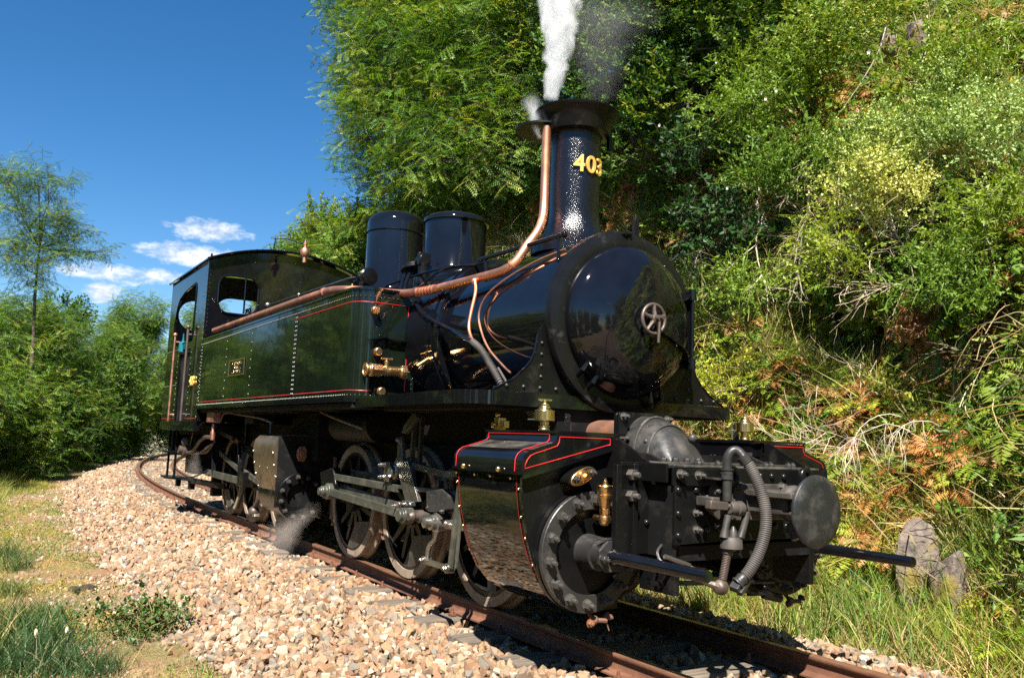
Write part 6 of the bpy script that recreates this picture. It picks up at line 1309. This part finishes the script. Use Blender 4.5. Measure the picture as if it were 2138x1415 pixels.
# trees farther back on the bank, over the cab roof
i = 0
for (px, py, y, r_, n_, H_), lb in zip(((668, 548, 6.5, 1.0, 1500, 4), (712, 505, 6.0, 1.05, 1500, 4.5), (748, 560, 5.0, .9, 1500, 4), (622, 560, 8.5, 1.1, 1400, 4), (790, 520, 4.6, .8, 1200, 3.5)),
    ('round light green tree showing just over the middle of the cab roof', 'taller light green tree behind the whistle', 'light green tree between the cab roof and the rear dome', 'light green tree low over the cab roof, farthest left on the bank', 'green tree close behind the rear dome')):
    p = U(px, py, 'y', y); b0 = (p.x, p.y+.5, p.z-H_); rr = random.Random(60+i); bl = [(0, -.5, H_, r_, r_, r_*.8)]+[(rr.uniform(-1.3, 1.3), -.5+rr.uniform(-.8, .8), H_-rr.uniform(.6, 2.4), r_*.8, r_*.8, r_*.65) for _ in range(5)]
    tree(b0, H_+.5, bl, T_brd+T_loc, n_, lb, name='bank_tree', seed=70+i, r0=.1, sc=(1.3, 2.1), group='trees on the bank behind the cab'); i += 1
# shrubs on the bank right of the engine (own things)
sh = [(1560, 235, 3.75, .62, 0, 'light green rose shrub with white flowers on the upper bank'), (1440, 330, 3.6, .42, 1, 'dark glossy shrub in the shade right of the chimney'), (1480, 470, 3.35, .5, 1, 'dark shrub with large leaves right of the smokebox top'), (1640, 130, 4.1, .7, 0, 'yellow-green shrub at the top middle of the bank'), (1760, 60, 4.4, .7, 0, 'yellow-green shrub at the top right of the middle'), (1700, 330, 3.7, .5, 0, 'light green shrub under the slanting dead branch'), (1600, 360, 3.55, .45, 0, 'light green shrub over the smokebox hinge side'), (1990, 140, 4.0, .55, 0, 'shrub with small round leaves at the upper right edge'), (2060, 260, 3.7, .5, 2, 'pale flowering shrub near the right edge'), (1930, 235, 3.8, .55, 2, 'creamy white flowering shrub at upper right'), (1800, 330, 3.6, .55, 2, 'creamy white flowering shrub in the middle of the right bank'), (1850, 395, 3.45, .42, 2, 'pale flowering shrub below the creamy one'), (1560, 600, 3.15, .40, 0, 'green shrub beside the smokebox door hinge'), (1480, 790, 2.95, .35, 0, 'fern shrub just right of the running board'), (2080, 480, 3.4, .5, 0, 'green shrub at the right edge halfway up'), (1980, 600, 3.2, .45, 0, 'yellow-green shrub on the right bank'), (1720, 540, 3.25, .4, 0, 'green shrub above the dark hollow of the bank')]
for i, (px, py, y, r_, kd, lb) in enumerate(sh):
    c = U(px, py, 'y', y-.25); L2 = []; src = [clump(60, .26, .042, .028), clump(40, .28, .075, .045), clump(160, .20, .026, .022, stems=9)][kd]; nn_ = int((30, 22, 22)[kd]*(r_/.5)**2)
    for k in range(nn_):
        u = unit(rv()); L2.append((src, V(u.x*r_*1.1, u.y*r_*.6, u.z*r_*.75)*R.uniform(.4, 1), (R.gauss(.35, .3), R.gauss(0, .3), R.uniform(0, 6)), R.uniform(.75, 1.2)))
    o = merge('shrub', L2, [('leaf_bright', 'leaf_dark', 'leaf_pale')[kd], ('leaf_bright', 'bark', 'grass_green')[kd]], lb, 'shrub', 'shrubs on the bank'); o.location = c
# left bank trees along the curve
lt = [(-17.0, -5.2, 4.6, 2.2, 0, 'darkest tree at the left edge, nearest to the viewer'), (-20.5, -4.6, 5.3, 2.3, 0, 'leafy tree second from the left edge'), (-24.5, -3.7, 6.0, 2.4, 0, 'high round tree behind the thin locust tree'), (-22.0, -2.3, 3.6, 1.5, 1, 'lower tree whose branches reach toward the ballast'),
      (-28.5, -2.3, 6.6, 2.4, 0, 'round bright tree below the small white cloud'), (-27.0, -.9, 4.0, 1.5, 1, 'low tree in the middle of the left row'), (-33.0, -.6, 7.4, 2.3, 0, 'pale green tree right of the middle in the left row'), (-33.5, .8, 4.4, 1.6, 1, 'low tree just left of the cab'), (-38.0, .9, 8.0, 2.3, 2, 'tree with a dark loose top near the cab'), (-42.0, 3.2, 7.6, 2.4, 0, 'tree just behind the cab steps'),
      (-46.0, 5.6, 9.6, 2.7, 0, 'tree seen through the cab doorway'), (-50.0, 9.5, 10.2, 3.2, 0, 'tree hidden behind the cab'), (-31.0, -6.5, 6.5, 2.6, 2, 'dark tree in the second row on the left'), (-38.0, -4.5, 7.4, 2.8, 2, 'dark tree in the second row behind the middle')]
for i, (x, y, H_, R_, kd, lb) in enumerate(lt):
    y = y-1.3; d = y-float(yc(x)); zb_ = float(zl(d, x)); rr = random.Random(200+i); b0 = (x, y, zb_)
    H_ = H_-.9; bl = up_blobs(rr, 15, R_, .7, H_-zb_-.7, (.7, 1.15))
    tree(b0, H_-zb_, bl, (T_loc, T_loc+T_brd[:1], T_brd_d)[kd], 2600, lb, name='verge_tree', seed=300+i, r0=.11, sc=(1.3, 2.0), group='trees along the left side of the line', hollow=.5)
# the thin locust tree standing above them
b0p = U(70, 640, 'x', -26.0); B = (b0p.x, b0p.y, -1.0); bl = []
for px, py, x_, r_ in ((30, 370, -19.0, .50), (75, 345, -19.0, .22), (10, 420, -18.6, .5), (80, 400, -19.2, .4), (130, 375, -19.3, .35), (90, 450, -19.0, .45), (120, 440, -18.8, .35), (60, 480, -18.8, .42), (20, 500, -18.5, .5), (110, 495, -19.2, .42), (150, 480, -19.4, .36), (190, 475, -19.5, .22), (160, 520, -19.2, .38), (205, 525, -19.4, .28), (120, 530, -18.7, .36), (50, 540, -18.5, .5), (230, 522, -19.5, .12), (5, 350, -18.4, .35), (60, 580, -18.6, .4), (100, 300+50, -19, .12)):
    p = U(px, py, 'x', (x_+19)*1.3-26.0); bl.append((p.x-B[0], p.y-B[1], p.z-B[2], r_*1.15, r_*1.15, r_*.36))
tree(B, 10.6, bl, T_loc, 900, 'thin open locust tree rising against the sky at the far left', seed=8, r0=.11, sc=(.9, 1.4), hollow=.2)
# trees behind and beside the viewer: seen in the polished paint
rl = [(-12.5, -8.6, 4.6), (-9.0, -8.2, 4.0), (-15.5, -8.2, 5.0), (-9.0, -11.5, 4.2), (-5.0, -12.5, 4.6), (-1.0, -12.0, 4.0), (3.0, -13.0, 4.8), (7.5, -12.5, 4.2), (12.5, -11.0, 4.6), (17.0, -9.5, 4.8), (23.0, -8.0, 5.2), (30.0, -6.5, 6.0), (-13.0, -9.8, 4.2), (24.0, 2.2+3.2, 9.0), (31.0, 6.5, 9.5), (18.0, 5.2, 8.5), (40.0, 0.5, 7.5), (48, 6, 9)]
for i, (x, y, H_) in enumerate(rl):
    d = y-float(yc(x)); zb_ = float(zl(d, x)) if d < 2.3 else 1.0; rr = random.Random(400+i); bl = up_blobs(rr, 10, 2.3, .4, H_-zb_-.5, (.9, 1.4))
    tree((x, y, zb_), H_-zb_, bl, T_brd+T_loc[:1], 900, 'leafy tree outside the photograph, mirrored in the black paint of the engine', name='verge_tree', seed=500+i, r0=.12, sc=(2.0, 3.0), group='trees outside the view')
# ------------------------------------------------------------------ steam
def steammat(name, dens_, scale, col=(1, 1, 1), thr=.42, hard=6.0, ax=2, seed=0):
    """wispy steam: density from noise, thinning toward the skin of the plume (unit-radius object space)"""
    m = bpy.data.materials.new(name); m.use_nodes = True; n = m.node_tree.nodes; l = m.node_tree.links; n.remove(n['Principled BSDF']); MATS[name] = m
    v = n.new('ShaderNodeVolumePrincipled'); v.inputs['Color'].default_value = (*col, 1); v.inputs['Anisotropy'].default_value = 0.0
    tc = n.new('ShaderNodeTexCoord'); mp = n.new('ShaderNodeMapping'); mp.inputs['Location'].default_value = (seed, seed*.7, 0); l.new(tc.outputs['Generated'], mp.inputs[0])
    mp.inputs['Scale'].default_value = scale; ns = n.new('ShaderNodeTexNoise'); ns.inputs['Scale'].default_value = 1; ns.inputs['Detail'].default_value = 5; ns.inputs['Roughness'].default_value = .6; ns.inputs['Distortion'].default_value = .6; l.new(mp.outputs[0], ns.inputs['Vector'])
    sx = n.new('ShaderNodeSeparateXYZ'); l.new(tc.outputs['UV'] if False else tc.outputs['Object'], sx.inputs[0])
    def M(op, a, b=None, cl=False):
        q = n.new('ShaderNodeMath'); q.operation = op; q.use_clamp = cl
        for i_, w_ in enumerate((a, b)):
            if w_ is None: continue
            if isinstance(w_, (int, float)): q.inputs[i_].default_value = w_
            else: l.new(w_, q.inputs[i_])
        return q.outputs[0]
    # object space: the plume runs along z from 0 to 1; its half-width at height z is 0.12 + 0.38 z
    z = sx.outputs[2]; wd = M('ADD', M('MULTIPLY', z, .34), .10); cx = M('MULTIPLY', M('SINE', M('MULTIPLY', z, 7.0)), .035)
    x_ = M('SUBTRACT', sx.outputs[0], cx); r_ = M('SQRT', M('ADD', M('MULTIPLY', x_, x_), M('MULTIPLY', sx.outputs[1], sx.outputs[1]))); e = M('SUBTRACT', 1.0, M('DIVIDE', r_, wd))
    k = M('SUBTRACT', M('ADD', M('MULTIPLY', e, .75), ns.outputs[0]), .55+thr*.3); k = M('MULTIPLY', k, hard, True); k = M('MULTIPLY', k, M('MULTIPLY', z, 30, True)); k = M('MULTIPLY', k, M('GREATER_THAN', e, 0)); k = M('MULTIPLY', k, M('MULTIPLY', M('SUBTRACT', 1.0, z), 5, True))
    l.new(M('MULTIPLY', k, dens_), v.inputs['Density']); l.new(v.outputs[0], n['Material Output'].inputs['Volume']); return m
def plume(name, base, direction, length, width, mat, label):
    """steam cloud: a flared closed hull in unit space, scaled to its place"""
    mb = MB(); mb.lathe((0, 0, 0), (0, 0, 1), [(0, .13), (.25, .24), (.5, .33), (.75, .42), (1.0, .50)], 20); o = mb.build(name, mat); o.location = base; o.rotation_euler = Vector(direction).to_track_quat('Z', 'Y').to_euler(); o.scale = (width, width, length)
    o['label'] = label; o['category'] = 'steam'; return o
steammat('steam_dense', 15, (5, 5, 7), thr=.30, hard=5)
steammat('steam_thin', .20, (3, 3, 3), thr=.30, hard=2.5, seed=4)
steammat('steam_wisp', 9, (4, 4, 5), thr=.62, hard=2, seed=9)
steammat('drain_steam', 1.0, (5, 5, 6), col=(.85, .76, .68), thr=.75, hard=1.6, seed=19)
sb = U(1150, 212, 'y', -.27); stp = U(1181, -130, 'y', -.27); plume('steam_plume', sb, stp-sb, (stp-sb).length, .66, 'steam_dense', 'dense white steam plume rising from the copper pipe beside the chimney rim')
a = U(1225, 222, 'y', 0); b = U(1285, -30, 'y', 0); plume('smoke_haze', a+V(0, 0, -.05), b-a, (b-a).length, 1.35, 'steam_thin', 'thin grey haze drifting up from the chimney mouth')
a = U(1128, 290, 'y', -.33); b = U(1106, 205, 'y', -.33); plume('steam_wisp', a, b-a, (b-a).length, .30, 'steam_wisp', 'small steam wisp curling at the left of the chimney rim')
a = U(665, 1060, 'y', -.95); b = U(545, 1150, 'y', -1.05); plume('steam_wisp', a, b-a, (b-a).length, .95, 'drain_steam', 'steam drifting from the rear cylinder drain over the rail')
a = U(418, 940, 'y', -1.0); b = U(395, 995, 'y', -1.05); plume('steam_wisp', a, b-a, (b-a).length, .7, 'drain_steam', 'small steam puff under the cab by the injector')
a = U(1150, 885, 'y', -.5); b = U(1075, 825, 'y', -.5); plume('steam_wisp', a, b-a, (b-a).length, .3, 'steam_wisp', 'faint steam wisp under the running board behind the brass oil cup')
